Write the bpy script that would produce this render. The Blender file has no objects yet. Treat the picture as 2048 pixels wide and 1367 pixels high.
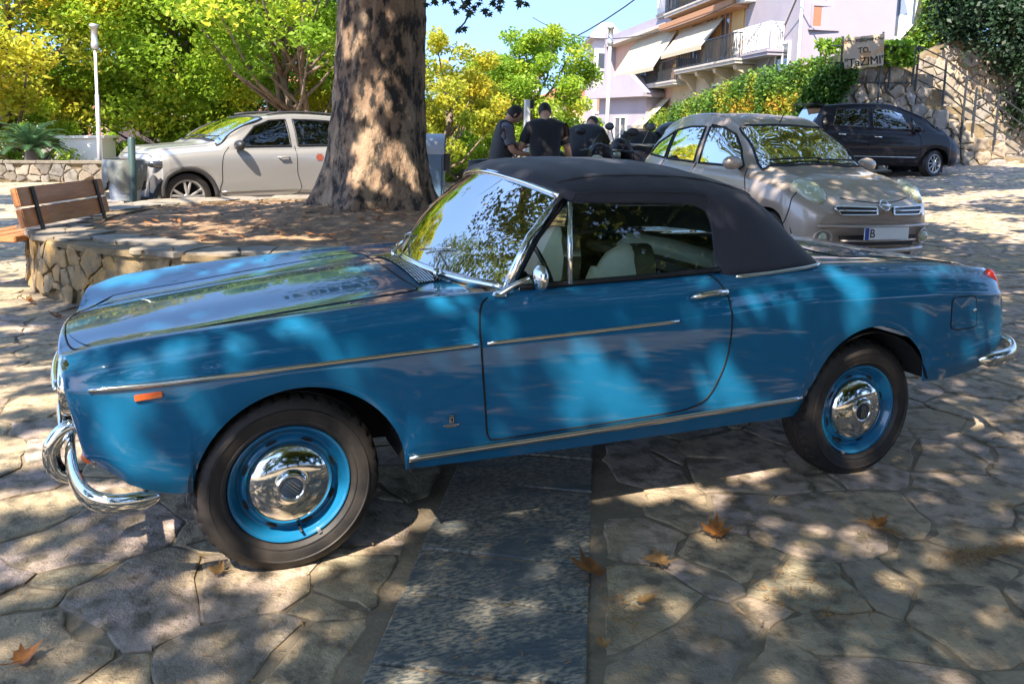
import bpy, bmesh, math, random
import numpy as np
from mathutils import Vector, Matrix
R = math.radians
random.seed(7)
rng = np.random.default_rng(11)
scn = bpy.context.scene
col = scn.collection

# ------------------------------------------------------------------ camera
CAM = np.array([-.350, -2.58, 1.404])
FOC, PCY = 1718., 511.5
roll, pitch, yaw = R(1.42), R(8.16), R(22.41)
cf = np.array([math.sin(yaw)*math.cos(pitch), math.cos(yaw)*math.cos(pitch), -math.sin(pitch)])
cr = np.array([math.cos(yaw), -math.sin(yaw), 0.])
cu = np.cross(cr, cf)
cr, cu = cr*math.cos(roll)+cu*math.sin(roll), -cr*math.sin(roll)+cu*math.cos(roll)
cam_d = bpy.data.cameras.new('camera')
cam_o = bpy.data.objects.new('camera', cam_d); col.objects.link(cam_o)
cam_o.matrix_world = Matrix(((cr[0], cu[0], -cf[0], CAM[0]), (cr[1], cu[1], -cf[1], CAM[1]), (cr[2], cu[2], -cf[2], CAM[2]), (0, 0, 0, 1)))
cam_d.sensor_width = 36; cam_d.lens = FOC/2048*36
cam_d.shift_y = -(683.5-PCY)/2048
cam_d.clip_end = 2000; cam_d.clip_start = .05
scn.camera = cam_o

# ------------------------------------------------------------------ light
SUN = np.array([-.58, -.60, 1.0]); SUN /= np.linalg.norm(SUN)
world = bpy.data.worlds.new('World'); scn.world = world; world.use_nodes = True
wn = world.node_tree; bg = wn.nodes['Background']
sky = wn.nodes.new('ShaderNodeTexSky'); sky.sky_type = 'NISHITA'; sky.sun_disc = False
sky.sun_elevation = math.asin(SUN[2]); sky.sun_rotation = math.atan2(SUN[0], SUN[1])
sky.air_density = 1.0; sky.dust_density = .3; sky.ozone_density = 2.2
tcw = wn.nodes.new('ShaderNodeTexCoord'); mpw = wn.nodes.new('ShaderNodeMapping'); mpw.inputs['Location'].default_value = (0, 0, .42)
wn.links.new(tcw.outputs['Generated'], mpw.inputs[0]); wn.links.new(mpw.outputs[0], sky.inputs[0])
wn.links.new(sky.outputs[0], bg.inputs[0]); bg.inputs[1].default_value = .15
sl = bpy.data.lights.new('sun', 'SUN'); sl.energy = 3.3; sl.angle = R(.53); sl.color = (1, .89, .75)
so = bpy.data.objects.new('sun', sl); col.objects.link(so)
so.rotation_euler = Vector(SUN).to_track_quat('Z', 'Y').to_euler()
scn.view_settings.view_transform = 'Standard'; scn.view_settings.look = 'None'
scn.view_settings.gamma = 1; scn.view_settings.use_curve_mapping = False
scn.view_settings.exposure = 2.25
scn.render.engine = 'CYCLES'

# ------------------------------------------------------------------ placing
def ray(u, v): return cf + cr*(u-1024)/FOC + cu*(PCY-v)/FOC
def onY(u, v, y):
    d = ray(u, v); return CAM + d*(y-CAM[1])/d[1]
def onZ(u, v, z):
    d = ray(u, v); return CAM + d*(z-CAM[2])/d[2]
def atD(u, v, D): return CAM + ray(u, v)*D
def proj(p):
    d = np.asarray(p, float)-CAM; w = d@cf
    return 1024+FOC*(d@cr)/w, PCY-FOC*(d@cu)/w, w
def terr(x, y):
    t = np.asarray(x)-5.
    g = .065*(t+np.sqrt(t*t+1))/2
    return np.minimum(g, 2.2)

# ------------------------------------------------------------------ objects
def link(o, parent=None):
    col.objects.link(o)
    if parent is not None: o.parent = parent
    return o
def mesh(name, v, f, mat=None, parent=None, smooth=False, mats=None, mi=None, link_it=True):
    me = bpy.data.meshes.new(name)
    me.from_pydata([tuple(map(float, p)) for p in v], [], [tuple(map(int, q)) for q in f])
    if mats:
        for m in mats: me.materials.append(m)
        if mi is not None: me.polygons.foreach_set('material_index', mi)
    elif mat: me.materials.append(mat)
    if smooth: me.polygons.foreach_set('use_smooth', [True]*len(me.polygons))
    me.update()
    o = bpy.data.objects.new(name, me)
    return link(o, parent) if link_it else o
def fast(name, V, F, mat, parent=None, tone=None, smooth=False, per_vert=None):
    """numpy mesh, all faces same vertex count"""
    V = np.asarray(V, np.float32); F = np.asarray(F, np.int32); k = F.shape[1]
    me = bpy.data.meshes.new(name)
    me.vertices.add(len(V)); me.vertices.foreach_set('co', V.ravel())
    me.loops.add(F.size); me.loops.foreach_set('vertex_index', F.ravel())
    me.polygons.add(len(F)); me.polygons.foreach_set('loop_start', np.arange(0, F.size, k, dtype=np.int32))
    me.polygons.foreach_set('loop_total', np.full(len(F), k, np.int32))
    if smooth: me.polygons.foreach_set('use_smooth', np.ones(len(F), bool))
    if tone is not None:
        a = me.attributes.new('tone', 'FLOAT', 'POINT'); a.data.foreach_set('value', np.asarray(tone, np.float32))
    me.materials.append(mat); me.update(calc_edges=True); me.validate()
    return link(bpy.data.objects.new(name, me), parent)
def tag(o, label=None, cat=None, group=None, kind=None):
    if label: o['label'] = label
    if cat: o['category'] = cat
    if group: o['group'] = group
    if kind: o['kind'] = kind
    return o
def empty(name, loc=(0, 0, 0), rz=0, parent=None):
    o = bpy.data.objects.new(name, None); o.empty_display_size = .2
    link(o, parent); o.location = loc; o.rotation_euler = (0, 0, rz); return o
def copy_tree(o, parent=None):
    c = o.copy(); col.objects.link(c)
    if parent is not None: c.parent = parent
    for ch in list(o.children): copy_tree(ch, c)
    return c

class MB:
    """collects polygons"""
    def __init__(s): s.v = []; s.f = []
    def add(s, v, f):
        n = len(s.v); s.v += [tuple(p) for p in v]; s.f += [tuple(i+n for i in q) for q in f]; return s
    def box(s, c, d, rz=0, ax=None):
        c = np.array(c, float); h = np.array(d, float)/2
        if ax is None:
            ax = np.array([[math.cos(rz), math.sin(rz), 0], [-math.sin(rz), math.cos(rz), 0], [0, 0, 1]])
        ax = np.array(ax, float)
        P = [c+ax[0]*h[0]*i+ax[1]*h[1]*j+ax[2]*h[2]*k for k in (-1, 1) for j in (-1, 1) for i in (-1, 1)]
        return s.add(P, [(0, 2, 3, 1), (4, 5, 7, 6), (0, 1, 5, 4), (2, 6, 7, 3), (0, 4, 6, 2), (1, 3, 7, 5)])
    def tube(s, pts, r, n=8, cap=True, sq=1.0):
        pts = [np.array(p, float) for p in pts]
        rs = r if hasattr(r, '__len__') else [r]*len(pts)
        prev = None; rings = []
        for i, p in enumerate(pts):
            t = pts[min(i+1, len(pts)-1)]-pts[max(i-1, 0)]; t /= np.linalg.norm(t)+1e-9
            if prev is None:
                a = np.array([0, 0, 1.]) if abs(t[2]) < .9 else np.array([1., 0, 0])
                prev = np.cross(np.cross(t, a), t)
            a = prev-t*(prev@t); a /= np.linalg.norm(a)+1e-9; prev = a; b = np.cross(t, a)
            rings.append([p+rs[i]*(a*math.cos(2*math.pi*k/n)+b*sq*math.sin(2*math.pi*k/n)) for k in range(n)])
        V = [q for g in rings for q in g]; F = []
        for i in range(len(pts)-1):
            for k in range(n):
                F.append((i*n+k, i*n+(k+1) % n, (i+1)*n+(k+1) % n, (i+1)*n+k))
        if cap:
            F.append(tuple(range(n-1, -1, -1))); m = (len(pts)-1)*n; F.append(tuple(range(m, m+n)))
        return s.add(V, F)
    def lathe(s, prof, c=(0, 0, 0), axis='z', n=24, a0=0, a1=2*math.pi, cap=False):
        """prof: list (r, h)"""
        full = abs(a1-a0-2*math.pi) < 1e-6; m = n if full else n+1; V = []
        for r_, h in prof:
            for k in range(m):
                a = a0+(a1-a0)*k/n; x, y = r_*math.cos(a), r_*math.sin(a)
                P = (x, y, h) if axis == 'z' else ((x, h, y) if axis == 'y' else (h, x, y))
                V.append((c[0]+P[0], c[1]+P[1], c[2]+P[2]))
        F = []
        for i in range(len(prof)-1):
            for k in range(n):
                k2 = (k+1) % m
                F.append((i*m+k, i*m+k2, (i+1)*m+k2, (i+1)*m+k))
        return s.add(V, F)
    def prism(s, poly, h0, h1, f):
        """2D polygon extruded; f(a,b,h)->xyz"""
        n = len(poly); V = [f(a, b, h0) for a, b in poly]+[f(a, b, h1) for a, b in poly]
        F = [tuple(range(n-1, -1, -1)), tuple(range(n, 2*n))]+[(i, (i+1) % n, (i+1) % n+n, i+n) for i in range(n)]
        return s.add(V, F)
    def build(s, name, mat, parent=None, smooth=False):
        return mesh(name, s.v, s.f, mat, parent, smooth)

def autosmooth(o, ang=35):
    me = o.data; me.polygons.foreach_set('use_smooth', [True]*len(me.polygons))
    bm = bmesh.new(); bm.from_mesh(me)
    for e in bm.edges:
        if len(e.link_faces) == 2 and e.calc_face_angle(0) > R(ang): e.smooth = False
    bm.to_mesh(me); bm.free(); return o
def bevel(o, w=.005, seg=2, ang=40):
    bm = bmesh.new(); bm.from_mesh(o.data)
    ed = [e for e in bm.edges if len(e.link_faces) == 2 and e.calc_face_angle(0) > R(ang)]
    bmesh.ops.bevel(bm, geom=ed, offset=w, segments=seg, affect='EDGES', clamp_overlap=True)
    bmesh.ops.recalc_face_normals(bm, faces=bm.faces)
    bm.to_mesh(o.data); bm.free(); return autosmooth(o, 50)

# ------------------------------------------------------------------ materials
def M(name, c, rough=.6, metal=0, c2=None, nscale=4., detail=5, bump=0, bscale=40., coat=0, trans=0, spec=.5,
      stretch=None, tone=None, lo=.35, hi=.65, sheen=0, transl=0, c3=None, n3=1.0, rvar=0, bdist=.01):
    m = bpy.data.materials.new(name); m.use_nodes = True; nt = m.node_tree; N = nt.nodes; L = nt.links
    b = N['Principled BSDF']; b.inputs['Roughness'].default_value = rough; b.inputs['Metallic'].default_value = metal
    b.inputs['Base Color'].default_value = (*c, 1); b.inputs['Coat Weight'].default_value = coat
    b.inputs['Coat Roughness'].default_value = .02; b.inputs['Coat IOR'].default_value = 1.55
    b.inputs['Specular IOR Level'].default_value = spec; b.inputs['Transmission Weight'].default_value = trans
    b.inputs['Sheen Weight'].default_value = sheen
    co = N.new('ShaderNodeTexCoord'); src = co.outputs['Object']
    if stretch:
        mp = N.new('ShaderNodeMapping'); mp.inputs['Scale'].default_value = stretch; L.new(src, mp.inputs[0]); src = mp.outputs[0]
    cur = None
    def noise(sc, det=5, rg=.6):
        n = N.new('ShaderNodeTexNoise'); n.inputs['Scale'].default_value = sc; n.inputs['Detail'].default_value = det
        n.inputs['Roughness'].default_value = rg; L.new(src, n.inputs['Vector']); return n.outputs['Fac']
    def ramp(fac, l, h):
        r_ = N.new('ShaderNodeMapRange'); r_.inputs['From Min'].default_value = l; r_.inputs['From Max'].default_value = h
        L.new(fac, r_.inputs['Value']); return r_.outputs[0]
    def mix(f_, A, B, mode='MIX'):
        x = N.new('ShaderNodeMix'); x.data_type = 'RGBA'; x.blend_type = mode
        if hasattr(f_, 'links'): L.new(f_, x.inputs[0])
        else: x.inputs[0].default_value = f_
        for s_, val in ((6, A), (7, B)):
            if hasattr(val, 'links'): L.new(val, x.inputs[s_])
            else: x.inputs[s_].default_value = (*val, 1)
        return x.outputs[2]
    cur = c
    if tone:
        at = N.new('ShaderNodeAttribute'); at.attribute_name = 'tone'
        rp = N.new('ShaderNodeValToRGB'); e = rp.color_ramp.elements
        while len(e) < len(tone): e.new(.5)
        for i, (p, tc) in enumerate(tone): e[i].position = p; e[i].color = (*tc, 1)
        L.new(at.outputs['Fac'], rp.inputs[0]); cur = rp.outputs[0]
    if c2 is not None: cur = mix(ramp(noise(nscale, detail), lo, hi), cur, c2)
    if c3 is not None: cur = mix(ramp(noise(n3, 6, .7), .5, .62), cur, c3)
    if cur is not c: L.new(cur, b.inputs['Base Color'])
    if rvar: 
        rr = N.new('ShaderNodeMapRange'); rr.inputs['To Min'].default_value = rough-rvar; rr.inputs['To Max'].default_value = rough+rvar
        L.new(noise(nscale*1.7), rr.inputs['Value']); L.new(rr.outputs[0], b.inputs['Roughness'])
    if bump:
        bu = N.new('ShaderNodeBump'); bu.inputs['Strength'].default_value = bump; bu.inputs['Distance'].default_value = bdist
        L.new(noise(bscale, 8, .65), bu.inputs['Height']); L.new(bu.outputs[0], b.inputs['Normal'])
    if transl:
        t = N.new('ShaderNodeBsdfTranslucent'); ms = N.new('ShaderNodeMixShader'); ms.inputs[0].default_value = transl
        if cur is c: t.inputs[0].default_value = (*c, 1)
        else: L.new(cur, t.inputs[0])
        L.new(b.outputs[0], ms.inputs[1]); L.new(t.outputs[0], ms.inputs[2]); L.new(ms.outputs[0], N['Material Output'].inputs[0])
    return m
def glass(name, tint=(.8, .9, .85), refl=1.0, alpha=.15):
    """thin pane: transparent tint plus fresnel mirror"""
    m = bpy.data.materials.new(name); m.use_nodes = True; nt = m.node_tree; N = nt.nodes; L = nt.links
    N.remove(N['Principled BSDF'])
    t = N.new('ShaderNodeBsdfTransparent'); t.inputs[0].default_value = (*tint, 1)
    g = N.new('ShaderNodeBsdfGlossy'); g.inputs['Roughness'].default_value = .01; g.inputs[0].default_value = (refl, refl, refl, 1)
    fr = N.new('ShaderNodeFresnel'); fr.inputs[0].default_value = 1.5
    ad = N.new('ShaderNodeMath'); ad.operation = 'ADD'; ad.use_clamp = True; ad.inputs[1].default_value = alpha
    L.new(fr.outputs[0], ad.inputs[0]); ms = N.new('ShaderNodeMixShader'); L.new(ad.outputs[0], ms.inputs[0])
    L.new(t.outputs[0], ms.inputs[1]); L.new(g.outputs[0], ms.inputs[2]); L.new(ms.outputs[0], N['Material Output'].inputs[0])
    return m

m_blue = M('blue_paint', (.008, .122, .250), .35, 0, coat=1, spec=.08)
m_chrome = M('chrome', (.78, .78, .76), .06, 1)
m_chrome_trim = M('polished_trim', (.72, .71, .66), .16, 1)
m_black = M('black_gap', (.004, .004, .005), .8)
m_rubber = M('tyre_rubber', (.011, .010, .010), .6, c2=(.034, .027, .022), nscale=9, bump=.15, bscale=60)
m_rubber_seal = M('rubber_seal', (.012, .012, .014), .5)
m_canvas = M('black_canvas', (.012, .014, .026), .66, c2=(.022, .024, .038), nscale=3, bump=.25, bscale=260, sheen=.15)
m_glass = glass('clear_glass', (.86, .92, .84), .62, .0)
m_glass_side = glass('side_glass', (.62, .70, .58), .9, .05)
m_orange = M('orange_lens', (.75, .12, .01), .25, coat=1)
m_seat = M('seat_vinyl', (.60, .57, .46), .5, c2=(.5, .48, .38), nscale=3)
m_interior = M('interior_trim', (.10, .09, .07), .7)
m_under = M('underbody', (.008, .008, .009), .9)
m_white = M('white_paint', (.75, .75, .73), .5)
m_steel = M('galvanised_steel', (.42, .43, .44), .45, .7)
m_iron = M('dark_iron', (.02, .025, .028), .5)
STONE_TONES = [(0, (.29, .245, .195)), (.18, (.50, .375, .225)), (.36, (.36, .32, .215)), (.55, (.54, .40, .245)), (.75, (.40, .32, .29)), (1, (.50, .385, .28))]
m_stone = M('paving_stone', (.25, .2, .15), .72, tone=STONE_TONES, c2=(.16, .13, .085), nscale=11, detail=14, lo=.44, hi=.62, bump=1.0, bscale=13, bdist=.03, c3=(.40, .31, .19), n3=3.1, rvar=.15)
# ------------------------------------------------------------------ polygons: power diagram cells
def cells(bb, cell, seed, wt=.35, jit=.48, sx=1.0, keep=None):
    """irregular stones filling the box bb=(x0,x1,y0,y1); returns list of polygons"""
    rg = np.random.default_rng(seed)
    cx, cyy = cell*sx, cell
    x0, x1, y0, y1 = bb; nx = int((x1-x0)/cx)+3; ny = int((y1-y0)/cyy)+3
    P = {}; W = {}
    for i in range(-1, nx):
        for j in range(-1, ny):
            P[i, j] = np.array([x0+(i+.5+rg.uniform(-jit, jit))*cx, y0+(j+.5+rg.uniform(-jit, jit))*cyy])
            W[i, j] = rg.uniform(-1, 1)*wt*cell*cell*.5
    out = []
    for (i, j), p in P.items():
        if not (x0 <= p[0] <= x1 and y0 <= p[1] <= y1): continue
        if keep is not None and not keep(p): continue
        r_ = cell*1.9; poly = [p+np.array(q)*r_ for q in ((-sx, -1), (sx, -1), (sx, 1), (-sx, 1))]
        for a in range(-2, 3):
            for b in range(-2, 3):
                if (a or b) and (i+a, j+b) in P:
                    q = P[i+a, j+b]; d = q-p; L2 = d@d
                    m = .5*(1+(W[i, j]-W[i+a, j+b])/L2)
                    mid = p+d*m
                    new = []; n = len(poly)
                    if n < 3: break
                    s = [(v-mid)@d for v in poly]
                    for k in range(n):
                        A, B = poly[k], poly[(k+1) % n]; sa, sb = s[k], s[(k+1) % n]
                        if sa <= 0: new.append(A)
                        if (sa < 0) != (sb < 0) and abs(sa-sb) > 1e-12: new.append(A+(B-A)*sa/(sa-sb))
                    poly = new
            if len(poly) < 3: break
        if len(poly) < 3: continue
        out.append(np.array(poly))
    return out
def area(p): x, y = p[:, 0], p[:, 1]; return .5*abs(np.dot(x, np.roll(y, -1))-np.dot(y, np.roll(x, -1)))
def rough(poly, gap, rg, wob=.05, n=11):
    """shrink, resample, roughen the outline of a cell"""
    c = poly.mean(0); A = area(poly); s = math.sqrt(A)
    if s < gap*2.2: return None
    P = []
    m = len(poly)
    for k in range(m):          # drop very short edges, round corners
        a, b = poly[k], poly[(k+1) % m]; e = np.linalg.norm(b-a)
        if e < s*.12: continue
        nrm = np.array([(b-a)[1], -(b-a)[0]])/e
        if nrm@(c-a) < 0: nrm = -nrm
        g = gap*rg.uniform(.25, 1.0)
        f0 = .045+rg.uniform(0, .07); 
        P.append(a+(b-a)*f0+nrm*g)
        if e > s*.75:
            P.append(a*.63+b*.37+nrm*(g+rg.uniform(-.7, 1)*wob*s)); P.append(a*.37+b*.63+nrm*(g+rg.uniform(-.7, 1)*wob*s))
        elif e > s*.45:
            P.append((a+b)/2+nrm*(g+rg.uniform(-.6, 1)*wob*s))
        P.append(b-(b-a)*f0+nrm*g)
    if len(P) < 4: return None
    P = np.array(P); P += rg.normal(0, wob*s*.22, P.shape)
    return P
def piece(poly, mp, h, bev=.006, low=-.02, tiltv=0, rg=None):
    """one stone: verts, faces. mp(a,b,h)->xyz"""
    c = poly.mean(0); n = len(poly); inn = c+(poly-c)*(1-bev/ (np.linalg.norm(poly-c, axis=1)[:, None]+1e-6))
    tx, ty = (rg.normal(0, tiltv, 2) if rg is not None else (0, 0))
    def hh(q): return h+(q-c)@np.array([tx, ty])
    V = [mp(q[0], q[1], low) for q in poly]+[mp(q[0], q[1], hh(q)-.3*bev) for q in poly]+[mp(q[0], q[1], hh(q)) for q in inn]
    F = []
    for k in range(n):
        k2 = (k+1) % n
        F += [(k, k2, n+k2, n+k), (n+k, n+k2, 2*n+k2, 2*n+k)]
    F.append(tuple(range(2*n, 3*n)))
    return V, F
def orient(poly):
    x, y = poly[:, 0], poly[:, 1]
    return poly if np.dot(x, np.roll(y, -1))-np.dot(y, np.roll(x, -1)) > 0 else poly[::-1]
def lay(parent, polys, mp, hfun, name, stuffname, mat, limit, rg, bev, low, tilt=0., tonef=None, rank=None):
    """pieces as objects (largest in view first), rest joined as stuff"""
    items = []
    for p in polys:
        if p is None: continue
        p = orient(p); c = p.mean(0); P3 = mp(c[0], c[1], 0); u, v, w = proj(P3)
        vis = w > .3 and -120 < u < 2170 and -60 < v < 1430
        sz = area(p)/(w*w) if vis else -1+area(p)*1e-3
        if rank: sz = rank(P3, sz)
        items.append((sz, p))
    items.sort(key=lambda t: -t[0])
    MBr = MB(); tones = []
    for k, (sz, p) in enumerate(items):
        h = hfun(rg); V, F = piece(p, mp, h, bev, low, tilt, rg)
        t = rg.random() if tonef is None else tonef(p.mean(0), rg)
        if k < limit and sz > 0:
            o = mesh(name, V, F, mat, parent)
            a = o.data.attributes.new('tone', 'FLOAT', 'POINT'); a.data.foreach_set('value', [t]*len(V))
        else:
            MBr.add(V, F); tones += [t]*len(V)
    if MBr.v:
        o = MBr.build(stuffname, mat, parent); o['kind'] = 'stuff'
        a = o.data.attributes.new('tone', 'FLOAT', 'POINT'); a.data.foreach_set('value', tones)

# ------------------------------------------------------------------ the ground
PLC, PLR, PLH = np.array([1.42, 6.32]), 2.93, .5
SD = np.array([.47, .88]); SD /= np.linalg.norm(SD); SN = np.array([SD[1], -SD[0]])
S0, S1 = .352, .925
def strip_u(p): return p[0]*SN[0]+p[1]*SN[1]
m_ground = M('paving_mortar', (.25, .20, .135), .85, c2=(.16, .13, .09), nscale=2.5, c3=(.32, .255, .17), n3=4, bump=.5, bscale=55)
gx = np.unique(np.concatenate([np.linspace(-3, 22, 51), [-200, -120, -70, -40, -20, -10, -5, 26, 32, 45, 70, 120, 250, 400]]))
gy = np.unique(np.concatenate([np.linspace(-3, 25, 57), [-200, -100, -50, -25, -12, -6, 30, 40, 60, 100, 200, 450, 800]]))
GV = [(x, y, float(terr(x, y))-(.0)) for y in gy for x in gx]
n_ = len(gx)
ground = mesh('ground', GV, [(j*n_+i, j*n_+i+1, (j+1)*n_+i+1, (j+1)*n_+i) for j in range(len(gy)-1) for i in range(n_-1)], m_ground, smooth=True)
tag(ground, kind='structure')
def in_view(p, D1=24):
    d = np.array([p[0], p[1], 0.])-CAM; w = d@cf; dh = d[0]*cf[0]+d[1]*cf[1]
    if dh < .2 or dh > D1: return False
    s = (d@cr)/max(w, .3)
    return -.78 < s < .78
def keep_stone(p):
    if not in_view(p): return False
    if np.hypot(*(p-PLC)) < PLR+.05: return False
    u = strip_u(p)
    if S0-.0 < u < S1+.0 and p[1] < 4.2: return False
    return True
rg = np.random.default_rng(5)
pav = MBp = []
polys = cells((-6, 24, -2.2, 22), .295, 21, wt=1.0, sx=1.0, keep=keep_stone)
th = R(20)
def clip_strip(poly):
    # keep stones out of the slab strip
    for sgn, lim in ((1, S0-.055), (-1, -(S1+.045))):
        c = poly.mean(0)
        if c[1] > 4.2: return poly
        side = strip_u(c)
        if (sgn == 1 and side > (S0+S1)/2) or (sgn == -1 and side < (S0+S1)/2): continue
        new = []; n = len(poly); s = [sgn*strip_u(v)-lim for v in poly]
        for k in range(n):
            if s[k] <= 0: new.append(poly[k])
            if (s[k] < 0) != (s[(k+1) % n] < 0): new.append(poly[k]+(poly[(k+1) % n]-poly[k])*s[k]/(s[k]-s[(k+1) % n]))
        if len(new) < 3: return None
        poly = np.array(new)
    return poly
pp = []
for p in polys:
    p = clip_strip(p)
    if p is not None and area(p) > .008: pp.append(rough(p, .0095, rg, .07))
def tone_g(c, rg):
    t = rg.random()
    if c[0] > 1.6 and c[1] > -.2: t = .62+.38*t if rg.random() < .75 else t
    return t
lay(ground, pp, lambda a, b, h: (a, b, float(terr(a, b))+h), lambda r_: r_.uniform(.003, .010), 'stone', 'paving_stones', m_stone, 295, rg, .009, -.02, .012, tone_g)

# dark slate slabs laid as a strip
m_slate = M('slate', (.085, .105, .11), .62, c2=(.36, .32, .24), nscale=75, detail=14, lo=.42, hi=.58, bump=1.0, bscale=30, stretch=(.55, 1.2, 1), c3=(.09, .11, .12), n3=3.6, rvar=.15)
strip = empty('slate_strip'); tag(strip, 'strip of dark grey slate slabs running across the paving under the blue convertible', 'slab path')
t = -2.6; k = 0
rot = np.array([SD, SN])
while t < 3.4:
    L = rg.uniform(.20, .36); g = .008
    P = []
    for (a, b) in ((g, g), (.35, g), (.7, g), (L-g+.0, g)): pass
    base = [(g, S0+.004), (L*.5, S0+.004), (L-g, S0+.004)]
    m_ = 6
    up = [(L-g+rg.normal(0, .004), S0+.004+(S1-S0-.008)*i/m_) for i in range(1, m_)]
    top = [(L-g, S1-.004), (L*.5, S1-.004), (g, S1-.004)]
    dn = [(g+rg.normal(0, .004), S1-.004-(S1-S0-.008)*i/m_) for i in range(1, m_)]
    sk = .05
    poly = np.array([(t+a-sk*(b-S0), b) for a, b in base+up+top+dn])
    w2 = np.array([[a*SD[0]+b*SN[0], a*SD[1]+b*SN[1]] for a, b in poly])
    V, F = piece(orient(w2), lambda a, b, h: (a, b, float(terr(a, b))+h), rg.uniform(.006, .012), .006, -.02, .008, rg)
    mesh('slab', V, F, m_slate, strip); t += L; k += 1

# ------------------------------------------------------------------ round planter
m_rubble = M('rubble_stone', (.25, .2, .13), .85, tone=[(0, (.19, .145, .085)), (.3, (.33, .22, .10)), (.6, (.24, .19, .12)), (.8, (.37, .235, .09)), (1, (.28, .225, .17))],
             c2=(.07, .06, .035), nscale=11, detail=8, lo=.5, hi=.72, bump=1, bscale=24, c3=(.33, .20, .06), n3=5)
m_wallmortar = M('wall_mortar', (.25, .18, .095), .9, c2=(.13, .10, .055), nscale=9, bump=1, bscale=30)
m_cap = M('cap_stone', (.24, .22, .18), .75, tone=[(0, (.22, .185, .14)), (.5, (.28, .23, .165)), (1, (.215, .20, .185))], c2=(.13, .11, .08), nscale=6, lo=.5, hi=.7, bump=.8, bscale=22)
m_soil = M('soil', (.27, .175, .105), .95, c2=(.13, .085, .05), nscale=5, detail=10, bump=1, bscale=45, c3=(.45, .27, .14), n3=7)
pl = empty('planter', (0, 0, 0)); tag(pl, 'round raised planter of rubble stone with flagstone rim around the big plane tree', 'planter')
# core wall
A = np.linspace(0, 2*math.pi, 97)[:-1]
w = MB()
w.lathe([(PLR-.05, 0), (PLR-.03, .2), (PLR-.05, PLH-.055)], (PLC[0], PLC[1], 0), n=96)
w.build('wall_core', m_wallmortar, pl, True)
rimw = .62
cap = MB(); cap.lathe([(PLR-.02, PLH-.06), (PLR-.02, PLH-.018), (PLR-rimw-.04, PLH-.018), (PLR-rimw-.04, PLH-.2)], (PLC[0], PLC[1], 0), n=96); cap.build('rim_bed', m_wallmortar, pl)
def wallmap(a, b, h):
    r_ = PLR-.045+h+.02*math.sin(a*3.1)+.012*math.sin(a*9.7); an = a/PLR
    return (PLC[0]+r_*math.cos(an), PLC[1]+r_*math.sin(an), b)
a0, a1 = R(160)*PLR, R(300)*PLR
sp = [rough(p, .007, rg, .07) for p in cells((a0, a1, .03, PLH-.07), .135, 33, wt=.7)]
lay(pl, sp, wallmap, lambda r_: r_.uniform(.012, .035), 'stone', 'wall_stones', m_rubble, 150, rg, .016, -.01, .1)
def capmap(a, b, h):
    an = a/PLR; r_ = b
    return (PLC[0]+r_*math.cos(an), PLC[1]+r_*math.sin(an), PLH-.014+h)
cp = [rough(p, .009, rg, .05) for p in cells((R(60)*PLR, R(330)*PLR, PLR-rimw+.06, PLR-.07), .29, 35, wt=.5, jit=.42)]
def clampr(p):
    if p is None: return None
    p = p.copy(); p[:, 1] = np.clip(p[:, 1], PLR-rimw+.0, PLR+.03); return p
lay(pl, [clampr(p) for p in cp], capmap, lambda r_: r_.uniform(.010, .018), 'rim_stone', 'rim_stones', m_cap, 120, rg, .006, -.02, .008)
# soil mound
SV = []; SF = []; nr, na = 36, 120
for i in range(nr+1):
    r_ = (PLR-rimw+.03)*i/nr
    for j in range(na):
        a = 2*math.pi*j/na; x = PLC[0]+r_*math.cos(a); y = PLC[1]+r_*math.sin(a)
        dt = math.hypot(x-1.8, y-6.55)
        z = PLH-.03+.16*math.exp(-(dt/.95)**2)+.03*(1-(i/nr)**2)+.012*math.sin(7*x+3*y)*math.cos(5*y-2*x)+(rg.normal(0, .006) if i < nr else 0)
        SV.append((x, y, z))
for i in range(nr):
    for j in range(na): SF.append((i*na+j, (i+1)*na+j, (i+1)*na+(j+1) % na, i*na+(j+1) % na))
mesh('soil', SV, SF, m_soil, pl, True)
# ------------------------------------------------------------------ blue convertible (x front to back, near side y=0, mirrored about y=.76)
W2 = .76
def it(tab, x): 
    a = np.array(tab); return float(np.interp(x, a[:, 0], a[:, 1]))
def smooth_tab(tab):
    """catmull-rom resample of a table"""
    a = np.array(tab, float); P = np.vstack([2*a[0]-a[1], a, 2*a[-1]-a[-2]]); out = []
    for i in range(len(a)-1):
        p0, p1, p2, p3 = P[i:i+4]
        for t in np.linspace(0, 1, 9)[:-1]:
            out.append(.5*((2*p1)+(-p0+p2)*t+(2*p0-5*p1+4*p2-p3)*t*t+(-p0+3*p1-3*p2+p3)*t**3))
    out.append(a[-1]); return np.array(out)
T_crest = smooth_tab([(-.62, .722), (-.57, .740), (-.5, .762), (-.29, .792), (.16, .836), (.45, .858), (.8, .872), (1.2, .884), (1.56, .899), (2.0, .916), (2.47, .908), (2.8, .885), (3.06, .855)])
T_crease = smooth_tab([(-.62, .650), (0., .683), (.6, .713), (1.37, .745), (2.0, .785), (2.6, .785), (3.06, .75)])
T_side = smooth_tab([(-.62, .06), (-.5, .028), (-.3, .010), (0, .002), (.4, 0), (2.5, 0), (2.75, .006), (2.9, .02), (3.0, .04), (3.06, .065)])
T_bon = smooth_tab([(-.62, .690), (-.55, .712), (-.3, .768), (0, .815), (.3, .853), (.58, .878), (.8, .89), (1.5, .90), (2.0, .945), (2.3, .935), (2.7, .902), (3.06, .845)])
T_val = [(-.62, .065), (-.3, .06), (.2, .035), (.6, .012), (1.6, .01), (2.1, .0), (3.06, .004)]
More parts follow.
